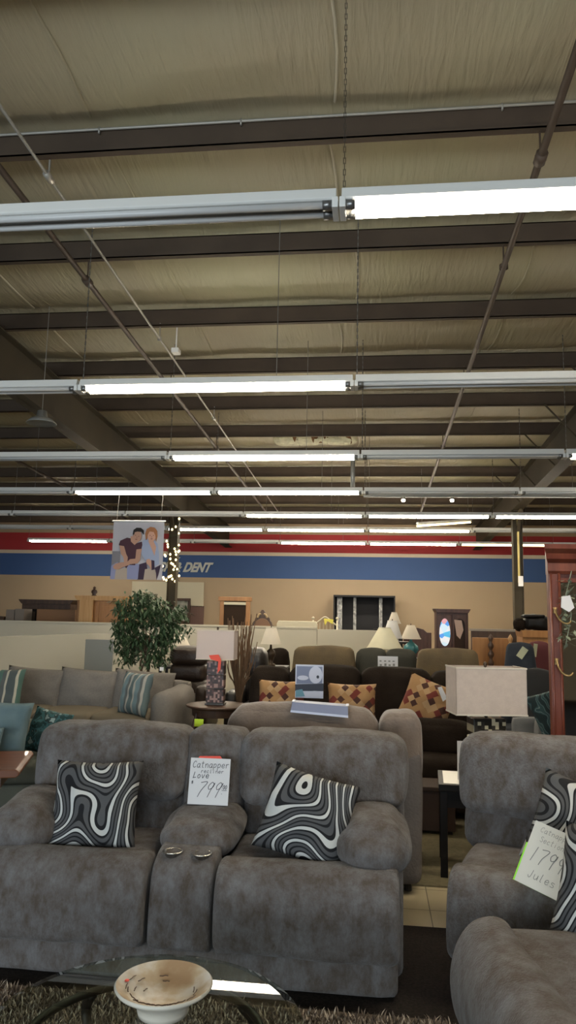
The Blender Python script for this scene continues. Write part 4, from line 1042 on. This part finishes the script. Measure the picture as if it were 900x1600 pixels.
# ------------------------------------------------------------------ half-height partitions
g = G(); a = at(-40, 973, 13.4); b = at(495, 980, 13.4)
g.box(-13.0, b.x, 13.4, 13.5, 0.010, 1.32); g.box(-13.0, b.x, 13.385, 13.515, 1.32, 1.35)
o = struct('wall_partition', g, part_m)
b2 = at(622, 983, 13.6)
struct('wall_partition', G().box(b.x+.005, b2.x, 13.42, 13.52, .010, 1.315), part_m)
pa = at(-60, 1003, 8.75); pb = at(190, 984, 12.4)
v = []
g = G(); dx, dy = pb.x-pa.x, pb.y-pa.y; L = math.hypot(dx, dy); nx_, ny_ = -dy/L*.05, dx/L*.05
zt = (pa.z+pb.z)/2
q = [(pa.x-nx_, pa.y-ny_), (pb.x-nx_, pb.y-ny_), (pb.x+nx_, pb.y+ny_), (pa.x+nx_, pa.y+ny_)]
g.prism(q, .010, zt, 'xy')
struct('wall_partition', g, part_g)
# grey panel standing at its end
p = at(176, 1045, 11.2)
tag(obj('room_divider', G().box(-.22, .22, -.02, .02, 0, 1.12), mat('divider_grey', (.24,.24,.22), .7), bevel=.004), 'grey panel standing against the low partition by the ficus tree', 'divider').location = (at(160, 1000, 11.0).x, 10.9, .010)

# ------------------------------------------------------------------ furniture beyond the partition
def case(name, label, cat, x0, x1, ytop, Y, m, depth=.5, cornice=.05, doors=2, trim=None, dm=None, z0=0.010, cm=None):
    a, b = at(x0, ytop, Y), at(x1, ytop, Y); w = b.x-a.x; H = (a.z+b.z)/2 - z0
    t = thing(name, label, cat, ((a.x+b.x)/2, Y, z0))
    obj('carcass', G().box(-w/2+cornice, w/2-cornice, 0, depth, 0, H-.06), m, t, bevel=.004)
    if cornice: obj('cornice', G().prism([(-w/2, H), (w/2, H), (w/2-cornice*.4, H-.05), (w/2-cornice, H-.10), (-w/2+cornice, H-.10), (-w/2+cornice*.4, H-.05)], -.04, depth+.01), cm or m, t, bevel=.004)
    for i in range(doors):
        dw = (w-2*cornice)/doors; x = -w/2+cornice+dw*i
        d_ = obj('door', G().box(x+.01, x+dw-.01, -.02, 0, .08, H-.13), m, t, bevel=.006)
        obj('door_panel', G().box(x+.06, x+dw-.06, -.028, -.02, .16, H-.22), dm or m, d_, bevel=.008)
        obj('handle', G().lathe([(0,.01),(.014,.005),(.014,-.005),(0,-.01)], (x+(dw-.035 if i == 0 else .035), -.035, H*.5), 8), brass, d_)
    return t
case('dark_hutch', 'dark wood hutch with broad cornice at far left beyond the partition', 'cabinet', 30, 116, 937, 16.6, wood_b, .45, .08, 2, dm=black_s)
tag(obj('framed_mirror', G().box(-.14, .14, 0, .03, 0, .62), mirror_m), 'narrow bright mirror before the dark hutch', 'mirror').location = (at(45, 973, 16.2).x, 16.2, 1.28)
bpy.data.objects['framed_mirror'].location.z = .9
t = thing('mirror_stand', 'dark stand holding the narrow mirror before the dark hutch', 'stand', (at(45, 973, 16.2).x, 16.22, .010))
obj('shelf_box', G().box(-.2, .2, -.06, .2, 0, .885), wood_b, t, bevel=.004)
case('brown_cabinet_back', 'plain brown board furniture back beside the honey pine armoire', 'cabinet', 58, 118, 948, 15.8, card_m, .45, 0, 0)
case('grey_box', 'left grey fabric box of the pair at the far left', 'box', 10, 23, 948, 15.6, mat('grey_box_board', (.20,.17,.15), .8), .4, 0, 0)
case('grey_box', 'right grey fabric box of the pair at the far left', 'box', 24, 38, 947, 15.6, mat('grey_box_board', (.20,.17,.15), .8), .4, 0, 0)
case('low_chest', 'brown wooden chest at the extreme left beyond the partition', 'chest', -30, 8, 963, 15.6, wood_b, .4, .03, 1)
case('honey_armoire', 'honey pine armoire beyond the partition left of the ficus', 'armoire', 117, 196, 931, 15.2, wood_o, .55, .06, 2, dm=wood_o, cm=wood_h)
g = G().box(-.0, .30, -.03, 0, 0, 1.75)
o = obj('pine_door', g, wood_h, bevel=.006); o.location = (at(120, 973, 15.0).x, 15.1, .05)
tag(o, 'pale pine panel leaning on the front of the honey armoire', 'panel')
o = obj('wooden_rooster', G().lathe([(0,0),(.06,0),(.05,.02),(.03,.04),(.06,.09),(.05,.13),(.02,.15),(.03,.19),(0,.22)], (0,0,0), 10, sx=1.2, sy=.5), wood_b, smooth=True)
q = at(147, 931, 15.4); o.location = (q.x, 15.4, q.z-.012); tag(o, 'small brown carved ornament on top of honey armoire', 'ornament')
# cream and mauve wall panels
def wallflat(name, label, cat, x0, x1, y0, y1, m, Y=22.46, th=.03, frame=None, fm=None, fw=.08):
    a, b = at(x0, y1, Y), at(x1, y0, Y)
    t = thing(name, label, cat, (a.x, Y-th/2, a.z)); W_, H_ = b.x-a.x, b.z-a.z
    obj('panel', G().box(0, W_, 0, th, 0, H_), m, t)
    if frame:
        g = G(); f = fw
        g.box(-f, W_+f, -.03, th, H_, H_+f).box(-f, 0, -.03, th, 0, H_).box(W_, W_+f, -.03, th, 0, H_).box(-f, W_+f, -.03, th, -f, 0)
        obj('frame', g, fm, t, bevel=.006)
    return t
wallflat('wall_panel', 'cream display panel on back wall behind the ficus tree', 'panel', 205, 319, 910, 946, cream)
wallflat('wall_panel', 'mauve display panel below the cream one on back wall', 'panel', 297, 319, 947, 979, mat('mauve_panel', (.17,.10,.085), .8))
t = wallflat('framed_picture', 'dark framed picture on the back wall right of the column', 'picture', 272, 294, 939, 970, mat('picture_dark', (.05,.06,.045), .5, (.35,.35,.30), 5), frame=True, fm=wood_b, Y=22.3)
# mirrored dresser frame
p0, p1 = at(342, 985, 15.4), at(391, 933, 15.4)
t = thing('mirror_headboard', 'oak framed dresser mirror beyond the cream partition', 'mirror', (p0.x, 15.4, .010)); W_ = p1.x-p0.x; H_ = p1.z-.01
fw = .09
obj('frame', G().box(0, fw, 0, .05, 0, H_).box(W_-fw, W_, 0, .05, 0, H_).box(-.03, W_+.03, -.02, .07, H_-fw, H_), wood_o, t, bevel=.008)
obj('mirror', G().box(fw, W_-fw, .02, .03, .85, H_-fw), mat('dark_mirror', (.035,.022,.016), .8, spec=.1), t)
obj('pale_rail', G().box(fw, W_-fw, -.005, .02, H_-fw-.075, H_-fw-.02), cream, t)
obj('dresser_box', G().box(-.2, W_+.2, -.3, -.03, 0, .82), wood_o, t, bevel=.01)
# carved headboard
def carved():
    pts = [(0,None)]
    for x, z in ((.0,-.33),(.03,-.30),(.07,-.31),(.12,-.24),(.17,-.22),(.20,-.165),(.26,-.14),(.30,-.12),(.33,-.14),(.37,-.06),(.41,-.045),(.45,-.01),(.5,0)): pts.append((x, z))
    pts += [(1-x, z) for x, z in pts[::-1][1:]]
    return pts
p0, p1 = at(391, 981, 14.6), at(429, 953, 14.6)
W_ = p1.x-p0.x; k = (p1.z-.4)/.93
t = thing('carved_headboard', 'carved dark wood headboard with pierced crest beyond the partition', 'headboard', (p0.x, 14.6, .010))
obj('headboard_panel', G().prism([(x*W_, 0 if z is None else p1.z-.01+z) for x, z in carved()], 0, .05), wood_b, t, bevel=.006)
obj('inner_panel', G().prism([((.5+.36*math.cos(a))*W_, p1.z-.38+.20*math.sin(a)) for a in [PI*i/14 for i in range(15)]], -.02, 0), mat('headboard_inset', (.20,.10,.05), .5), t, bevel=.004)
g = G()
for sx in (-1, 1): g.tube(catmull_open([(W_*(.5+sx*.06), -.012, p1.z-.09), (W_*(.5+sx*.14), -.012, p1.z-.11), (W_*(.5+sx*.20), -.012, p1.z-.17)], 4), .022, 6)
obj('crest_scroll', g, mat('gilt', (.42,.30,.16), .5), t, smooth=True)
# cream headboard
p0, p1 = at(432, 985, 14.4), at(496, 971, 14.4)
o = obj('cream_headboard', G().prism([(0,0),(p1.x-p0.x,0),(p1.x-p0.x,p1.z-.07),(p1.x-p0.x-.03,p1.z-.01),(.03,p1.z-.01),(0,p1.z-.07)], 0, .05), cream, bevel=.01); o.location = (p0.x, 14.4, .010)
tag(o, 'plain cream headboard standing beyond the cream partition', 'headboard')
# white metal headboard
p0, p1 = at(489, 985, 15.0), at(527, 960, 15.0); W_ = p1.x-p0.x; H_ = p1.z-.02
t = thing('metal_headboard', 'cream metal spindle headboard with yellow ribbon', 'headboard', (p0.x, 15.0, .010))
g = G()
for x in (0, W_): g.tube([(x,0,0),(x,0,H_*.93)], .018, 8).lathe([(0,.04),(.03,.02),(.03,-.01),(0,-.02)], (x,0,H_*.95), 10)
obj('posts', g, cream, t, smooth=True)
obj('top_rail', G().tube(catmull_open([(0,0,H_*.86),(W_*.25,0,H_*.92),(W_*.5,0,H_*.97),(W_*.75,0,H_*.92),(W_,0,H_*.86)], 5), .014, 8).tube([(0,0,H_*.78),(W_,0,H_*.78)], .012, 8), cream, t, smooth=True)
for k in range(1, 7): obj('spindle', G().tube([(W_*k/7,0,H_*.45),(W_*k/7,0,H_*.90)], .007, 6), cream, t)
obj('ribbon', G().prism([(W_*.45,H_*.95),(W_*.85,H_*.94),(W_*.82,H_*.88),(W_*.6,H_*.92),(W_*.5,H_*.86)], -.03, -.02), mat('yellow_ribbon', (.62,.55,.08), .6), t)
# dark opening with pale curtain strips: its inner shade is black-coloured boards
Yd = 21.6
a, b = at(522, 990, Yd), at(616, 931, Yd); W_ = b.x-a.x; H_ = b.z
t = thing('dark_opening', 'black-painted stand-in for a dark booth with narrow pale curtains against back wall', 'opening', (a.x, Yd, .010))
blk = mat('black_opening', (.022,.022,.026), .9)
obj('opening_back', G().box(0, W_, .6, .64, 0, H_-.01), blk, t); obj('opening_side', G().box(-.03, .0, 0, .64, 0, H_-.01), blk, t); obj('opening_side', G().box(W_, W_+.03, 0, .64, 0, H_-.01), blk, t)
obj('opening_top', G().box(-.03, W_+.03, 0, .64, H_-.06, H_-.01), blk, t)
pale = mat('pale_patterned_curtain', (.60,.60,.60), .8, (.20,.20,.21), 14)
for px_, wpx in ((530, 8), (554, 4.5), (595, 5)):
    x = at(px_, 960, Yd).x - a.x; w = wpx/FPX*Yd
    g = G(); n = 12; v = []
    for i in range(n+1):
        xx = x-w/2+w*i/n; yy = .25+.025*math.sin(i*1.9)
        v += [(xx, yy, .02), (xx, yy, H_-.07)]
    g.add(v, [(2*i, 2*i+2, 2*i+3, 2*i+1) for i in range(n)]); obj('curtain', g, pale, t, smooth=True)
g = G().box(0, .9, -.25, .2, .0, 1.05).box(.1, .8, -.15, .2, 1.05, 1.22)
o = obj('black_dresser', g, black_s, bevel=.02); o.location = (at(578, 980, 21.0).x, 21.05, .010); tag(o, 'black low dresser in front of the dark booth', 'dresser')
# sleigh headboard and mahogany cabinet
p0, p1 = at(634, 1012, 13.8), at(671, 981, 13.8); W_ = p1.x-p0.x; H_ = p1.z
t = thing('panel_headboard', 'dark cherry bonnet-topped headboard left of the mahogany cabinet', 'headboard', (p0.x, 13.8, .010))
obj('headboard_panel', G().prism([(0,0),(W_,0),(W_,H_*.92),(W_*.9,H_*.93),(W_*.75,H_*.97),(W_*.5,H_*.99),(W_*.25,H_*.97),(W_*.1,H_*.93),(0,H_*.92)], 0, .05), wood_r, t, bevel=.01)
for x in (0, W_): obj('post', G().box(x-.035, x+.035, -.02, .06, 0, H_*.93), wood_r, t, bevel=.01)
a, b = at(679, 951, 13.6), at(734, 951, 13.6); W_ = b.x-a.x; H_ = a.z-.01
t = thing('curio_cabinet', 'dark cherry cabinet with arched doors and stained glass panel', 'cabinet', (a.x, 13.6, .010))
obj('carcass', G().box(.03, W_-.03, 0, .45, 0, H_-.06), wood_r, t, bevel=.005)
obj('cornice', G().prism([(-.01,H_),(W_+.01,H_),(W_-.03,H_-.07),(.03,H_-.07)], -.06, .46), wood_r, t, bevel=.005)
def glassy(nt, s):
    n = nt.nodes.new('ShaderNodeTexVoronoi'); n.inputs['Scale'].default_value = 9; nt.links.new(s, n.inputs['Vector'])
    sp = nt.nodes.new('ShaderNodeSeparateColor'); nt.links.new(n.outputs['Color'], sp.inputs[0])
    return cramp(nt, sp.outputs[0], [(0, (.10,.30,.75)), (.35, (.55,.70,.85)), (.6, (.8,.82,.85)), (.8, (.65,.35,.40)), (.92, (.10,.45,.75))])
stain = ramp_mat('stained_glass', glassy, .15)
nt = stain.node_tree; b_ = nt.nodes['Principled BSDF']; l_ = b_.inputs['Base Color'].links[0].from_socket; nt.links.new(l_, b_.inputs['Emission Color']); b_.inputs['Emission Strength'].default_value = .6  # glow painted into the glass as a highlight, no lamp behind it
for i in range(2):
    x0 = .05+(W_-.1)/2*i; x1 = x0+(W_-.1)/2-.01; cx = (x0+x1)/2; hw = (x1-x0)/2-.03
    d_ = obj('door', G().box(x0, x1, -.025, 0, .05, H_-.10), wood_r, t, bevel=.008)
    zt = H_-.17; arch = [(cx-hw, zt-.50 if i == 0 else zt-.9), (cx+hw, zt-.50 if i == 0 else zt-.9), (cx+hw, zt-.12)] + [(cx+hw*math.cos(a_), zt-.12+.12*math.sin(a_)) for a_ in [PI*k/10 for k in range(1, 10)]] + [(cx-hw, zt-.12)]
    if i == 0: arch = [(cx+hw*1.0*math.cos(a_), zt-.27+(.27 if math.sin(a_) > 0 else .22)*math.sin(a_)) for a_ in [2*PI*k/24 for k in range(24)]]
    obj('door_glass', G().prism(arch, -.035, -.025), stain if i == 0 else mat('dark_door_glass', (.03,.02,.018), .15), d_)
    if i == 1: obj('paper_note', G().prism([(cx-hw,zt-.02),(cx-hw+.13,zt-.03),(cx-hw+.16,zt-.2),(cx-hw+.10,zt-.36),(cx-hw+.04,zt-.3)], -.04, -.036), mat('pinkish_paper', (.5,.36,.30), .8), d_)
# oak beds and dressers at right
p0 = at(736, 983, 12.6)
a, b = at(736, 982, 12.8), at(806, 984, 12.8)
t = thing('dark_headboard', 'long dark wood headboard behind the golden oak footboard', 'headboard', (a.x, 12.8, .010))
obj('headboard_panel', G().box(0, b.x-a.x, 0, .05, 0, a.z-.02), wood_b, t, bevel=.008)
obj('top_cap', G().box(-.02, b.x-a.x+.02, -.02, .07, a.z-.05, a.z-.01), mat('grey_cap', (.30,.26,.22), .6), t, bevel=.004)
a, b = at(738, 996, 11.8), at(800, 997, 11.8)
t = thing('oak_footboard', 'golden oak bed footboard behind the linen-shade lamp', 'bed', (a.x, 11.8, .010))
obj('footboard_panel', G().box(0, b.x-a.x, 0, .05, 0, a.z-.01), wood_o, t, bevel=.008)
for px_, m_ in ((768, wood_b), (799, wood_h)):
    x = at(px_, 1000, 11.6).x-a.x; zt = at(px_, 992, 11.6).z
    prof = [(.04,0),(.04,.3)]; z = .3
    while z < zt-.12: prof += [(.022,z+.01),(.045,z+.05),(.045,z+.08),(.022,z+.12)]; z += .13
    prof += [(.03,z+.02),(.04,z+.05),(.02,z+.09),(0,z+.12)]
    obj('turned_post', G().lathe(prof, (x, -.12, 0), 12), m_, t, smooth=True)
case('oak_dresser', 'golden oak dresser by the right column carrying a black bag', 'dresser', 814, 858, 985, 11.0, wood_o, .45, .02, 0)
t = thing('black_bag', 'black bag lying on the golden oak dresser', 'bag', (at(838, 985, 11.1).x, 11.1, at(838, 985, 11.1).z))
obj('bag_body', G().puff(-.17, .18, -.12, .14, .012, .20, .06, .02, .02, 8, 10, seed=2), black_s, t, smooth=True)
obj('bag_flap', G().puff(-.19, .10, -.14, .12, .18, .225, .02, .005, .01, 8, 8), black_s, t, smooth=True)
obj('bag_pouch', G().puff(-.30, -.17, -.08, .08, 0, .15, .04, .02, .01, 8, 8), dark_f, t, smooth=True)
# navy and maroon chairs with tags
def tub(name, label, px_, py_, Y, m_, w, lean_=0, rz=0):
    p = at(px_, py_, Y); H_ = p.z
    t = thing(name, label, 'chair', (p.x, Y, .010), rz)
    obj('backrest', G().puff(-w/2, w/2, 0, .12, .42, H_, .05, .015, .006, 5, 12, warp=lambda x, y, z: (x*(1-.35*max(0, z-.5)/(H_-.5)), y+.1*(z-.4), z)), m_, t, smooth=True)
    obj('seat', G().puff(-w/2, w/2, -.45, .05, .30, .46, .05, .01, .004, n=8), m_, t, smooth=True)
    for x in (-w/2+.05, w/2-.05):
        for y in (-.4, .05): obj('leg', G().tube([(x,y,0),(x,y,.32)], .018, 8), wood_d, t)
    return t
tub('upholstered_chair', 'dark navy high-backed chair with a cream tag', 812, 1008, 8.2, dk_navy, .42, .12, -.2)
tub('upholstered_chair', 'maroon high-backed chair beside the mahogany hall tree', 846, 1006, 9.0, dk_red, .36)
tub('upholstered_chair', 'black chair between the navy chair and the hall tree', 840, 1050, 7.35, mat('black_cloth', (.015,.015,.016), .8), .48)
for px_, py_, w, h, r, lb in ((816, 1020, .035, .06, 35, 'cream tag stuck on the dark navy chair'), (836, 1016, .022, .075, 8, 'tall cream tag on the edge of the maroon chair')):
    p = at(px_, py_, 8.1 if px_ == 816 else 8.95)
    o = obj('price_tag', G().box(-w, w, -.002, .002, -h, h), mat('cream_tag', (.5,.5,.33), .7)); o.location = p; o.rotation_euler = (0, math.radians(r), 0); tag(o, lb, 'tag')

# ------------------------------------------------------------------ banner with the couple
Yb = 11.52
a, b = at(173, 905, Yb), at(257, 815, Yb); W_, H_ = b.x-a.x, b.z-a.z
t = thing('hanging_banner', 'hanging white banner printed with a seated couple', 'banner', (a.x, Yb, a.z))
ban = mat('banner_cloth', (.50,.49,.55), .8)
g = G(); n = 14; v = []
for i in range(n+1):
    for z in (0, H_): v.append((W_*i/n, .012*math.sin(i*.9)*(1-z/H_), z))
g.add(v, [(2*i, 2*i+2, 2*i+3, 2*i+1) for i in range(n)])
v2 = [(x, y+.004, z) for x, y, z in v]
g.add(v2, [(2*i, 2*i+1, 2*i+3, 2*i+2) for i in range(n)])
obj('cloth', g, ban, t, smooth=True)
obj('top_rod', G().tube([(-.02,0,H_+.005),(W_+.02,0,H_+.005)], .014, 8), white_p, t, smooth=True)
skin = mat('print_skin', (.52,.30,.22), .8); skin2 = mat('print_skin_fair', (.62,.36,.27), .8); maroon = mat('print_maroon', (.075,.03,.045), .8)
hair = mat('print_dark_hair', (.02,.015,.015), .8); hair2 = mat('print_auburn_hair', (.38,.16,.07), .8); jean = mat('print_pale_jeans', (.30,.32,.52), .8); shirt = mat('print_pale_blue_shirt', (.36,.42,.60), .8)
grey_p = mat('print_grey', (.24,.23,.26), .8); khaki = mat('print_khaki', (.48,.40,.34), .8); dkp = mat('print_dark_trousers', (.05,.03,.06), .8)
def Z(p): return ((p[0]-97)/341*W_, (1-(p[1]-100)/370)*H_)
lay = [
 ('shadow_box', grey_p, [(100,292),(150,292),(155,400),(100,405)]),
 ('woman_shirt', shirt, [(300,225),(335,200),(370,215),(400,240),(412,300),(418,372),(385,385),(340,370),(310,330),(285,290)]),
 ('woman_trousers', dkp, [(280,375),(330,360),(340,400),(320,470),(275,470)]),
 ('man_jeans', jean, [(205,375),(285,372),(280,468),(205,468)]),
 ('left_trousers', jean, [(98,385),(140,360),(150,470),(95,470)]),
 ('khaki_leg', khaki, [(130,410),(205,395),(208,470),(125,470)]),
 ('khaki_knee', khaki, [(325,405),(375,395),(405,420),(405,470),(318,470)]),
 ('man_torso', maroon, [(150,225),(195,205),(235,212),(262,240),(295,230),(300,250),(290,300),(262,335),(258,380),(215,378),(200,400),(185,385),(180,340),(165,290),(142,250)]),
 ('man_neck', skin, [(218,195),(250,200),(272,230),(248,252),(222,230)]),
 ('man_head', skin, ell(262,196,30,38,18,.3)),
 ('man_hair', hair, [(232,182),(236,155),(256,141),(285,142),(304,158),(306,185),(298,178),(290,168),(262,166),(246,170),(240,190)]),
 ('man_right_arm', skin, [(146,255),(178,260),(195,310),(207,330),(205,372),(185,372),(178,330),(160,310)]),
 ('man_forearm', skin, [(262,280),(298,275),(288,350),(272,368),(218,375),(205,360),(222,342),(258,338)]),
 ('crossed_forearm', skin, [(110,392),(125,372),(168,362),(215,362),(220,378),(180,392),(150,408),(122,408)]),
 ('woman_chest', skin2, [(338,225),(372,225),(392,262),(384,318),(366,280)]),
 ('woman_head', skin2, ell(360,192,28,40,18)),
 ('woman_hair', hair2, [(322,220),(316,180),(324,150),(350,135),(376,140),(394,160),(398,195),(390,230),(384,190),(372,168),(345,165),(334,185),(330,215)]),
 ('woman_forearm', skin2, [(330,345),(350,338),(372,360),(385,400),(368,408),(350,380),(335,370)]),
 ('woman_watch_arm', dkp, [(365,345),(385,350),(388,405),(370,410)]),
 ('dark_corner', dkp, [(390,395),(428,375),(415,440),(405,470),(400,430)]),
]
for i, (nm, m_, poly) in enumerate(lay):
    obj('print_'+nm, G().prism([Z(p) for p in poly], -.016-.0006*i, -.014), m_, t)
face = G()
for cx, cy in ((252, 190), (274, 197), (350, 190), (372, 190)): face.prism([Z(p) for p in ell(cx, cy, 3.6, 2.4, 8)], -.0295, -.0285)
for cx, cy in ((258, 216), (361, 212)): face.prism([Z(p) for p in ell(cx, cy, 8, 2.5, 8)], -.0295, -.0285)
for cx, cy in ((262, 203), (361, 200)): face.prism([Z(p) for p in ell(cx, cy, 2, 4.5, 8)], -.0295, -.0285)
obj('print_faces', face, mat('print_feature', (.20,.07,.06), .8), t)
obj('hanging_string', G().tube([(.05,0,H_),(.05,.06,3.50-a.z)], .003, 4).tube([(W_-.06,0,H_),(W_-.06,.06,3.50-a.z)], .003, 4), chain_l, t)

# fairy lights on the left column
g = G(); random.seed(11)
t = thing('string_lights', 'warm string lights wound up the left steel column', 'string lights', (-4.50, 16.2, 0))
za, zb_ = at(268, 908, 16.1).z, at(270, 812, 16.1).z
wire = []
for i in range(60):
    a = i*.55; z = za + (zb_-za)*i/59; r = .155
    wire.append((r*math.cos(a), r*math.sin(a), z))
obj('wire', G().tube(wire, .006, 4), mat('green_wire', (.02,.04,.02), .6), t)
for i in range(34):
    k = random.randrange(60); x, y, z = wire[k]; y = -abs(y)-.02
    x = random.uniform(-.2, .2); z += random.uniform(-.03, .03)
    obj('bulb', G().lathe([(0,.035),(.020,.018),(.024,0),(.018,-.018),(0,-.028)], (x, y, z), 8), bulb_m, t, smooth=True)
# yellow strip and sticker on the right column
o = obj('cable_strip', G().box(-.02, .02, -.13, -.10, at(811, 910, 16).z, zp(16.2)-.65), mat('yellow_strip', (.50,.40,.14), .6)); o.location = (3.05, 16.2, 0); tag(o, 'yellowish cable strip down the front of the right column', 'cable')
o = obj('sticker', G().box(-.05, .05, -.145, -.135, at(812, 912, 16).z-.05, at(812, 902, 16).z+.03), paper); o.location = (3.08, 16.2, 0); tag(o, 'small white sticker on the right steel column', 'sticker')
# wall lettering
cu = bpy.data.curves.new('wall_lettering', 'FONT'); cu.body = 'SCRATCH & DENT'; cu.size = .40; cu.shear = .5; cu.extrude = .012; cu.offset = .016; cu.space_character = 1.02; cu.align_x = 'RIGHT'
cu.materials.append(mat('letter_white', (.55,.56,.52), .6))
tmp = bpy.data.objects.new('tmp', cu); C.objects.link(tmp); bpy.context.view_layer.update()
me = bpy.data.meshes.new_from_object(tmp.evaluated_get(bpy.context.evaluated_depsgraph_get())); bpy.data.objects.remove(tmp); me.name = 'wall_lettering'
me.transform(Matrix.Scale(.80, 4, (1,0,0)))
o = bpy.data.objects.new('wall_lettering', me); C.objects.link(o); q = at(327, 893.5, 22.45); o.location = (q.x, 22.47, q.z); o.rotation_euler = (PI/2, 0, 0)
tag(o, 'white italic SCRATCH & DENT lettering on the blue band of back wall', 'sign')

# ------------------------------------------------------------------ light
w = bpy.data.worlds.new('world'); sc.world = w; w.use_nodes = True
w.node_tree.nodes['Background'].inputs[0].default_value = (.75,.85,1,1); w.node_tree.nodes['Background'].inputs[1].default_value = 1.2
for i, (a, b) in enumerate(wins):
    L = bpy.data.lights.new('daylight', 'AREA'); L.shape = 'RECTANGLE'; L.size = b-a-.1; L.size_y = 2.2; L.energy = 210; L.color = (.86,.92,1.0)
    o = bpy.data.objects.new('daylight', L); C.objects.link(o); o.location = ((a+b)/2, YF-.25, 1.7); o.rotation_euler = (PI/2, 0, 0)
    o.rotation_euler = (math.radians(-90), 0, 0); o.rotation_euler = (math.radians(90), 0, 0)
sc.view_settings.view_transform = 'Standard'; sc.view_settings.look = 'None'; sc.view_settings.exposure = .15; sc.view_settings.gamma = 1
sc.view_settings.use_curve_mapping = False
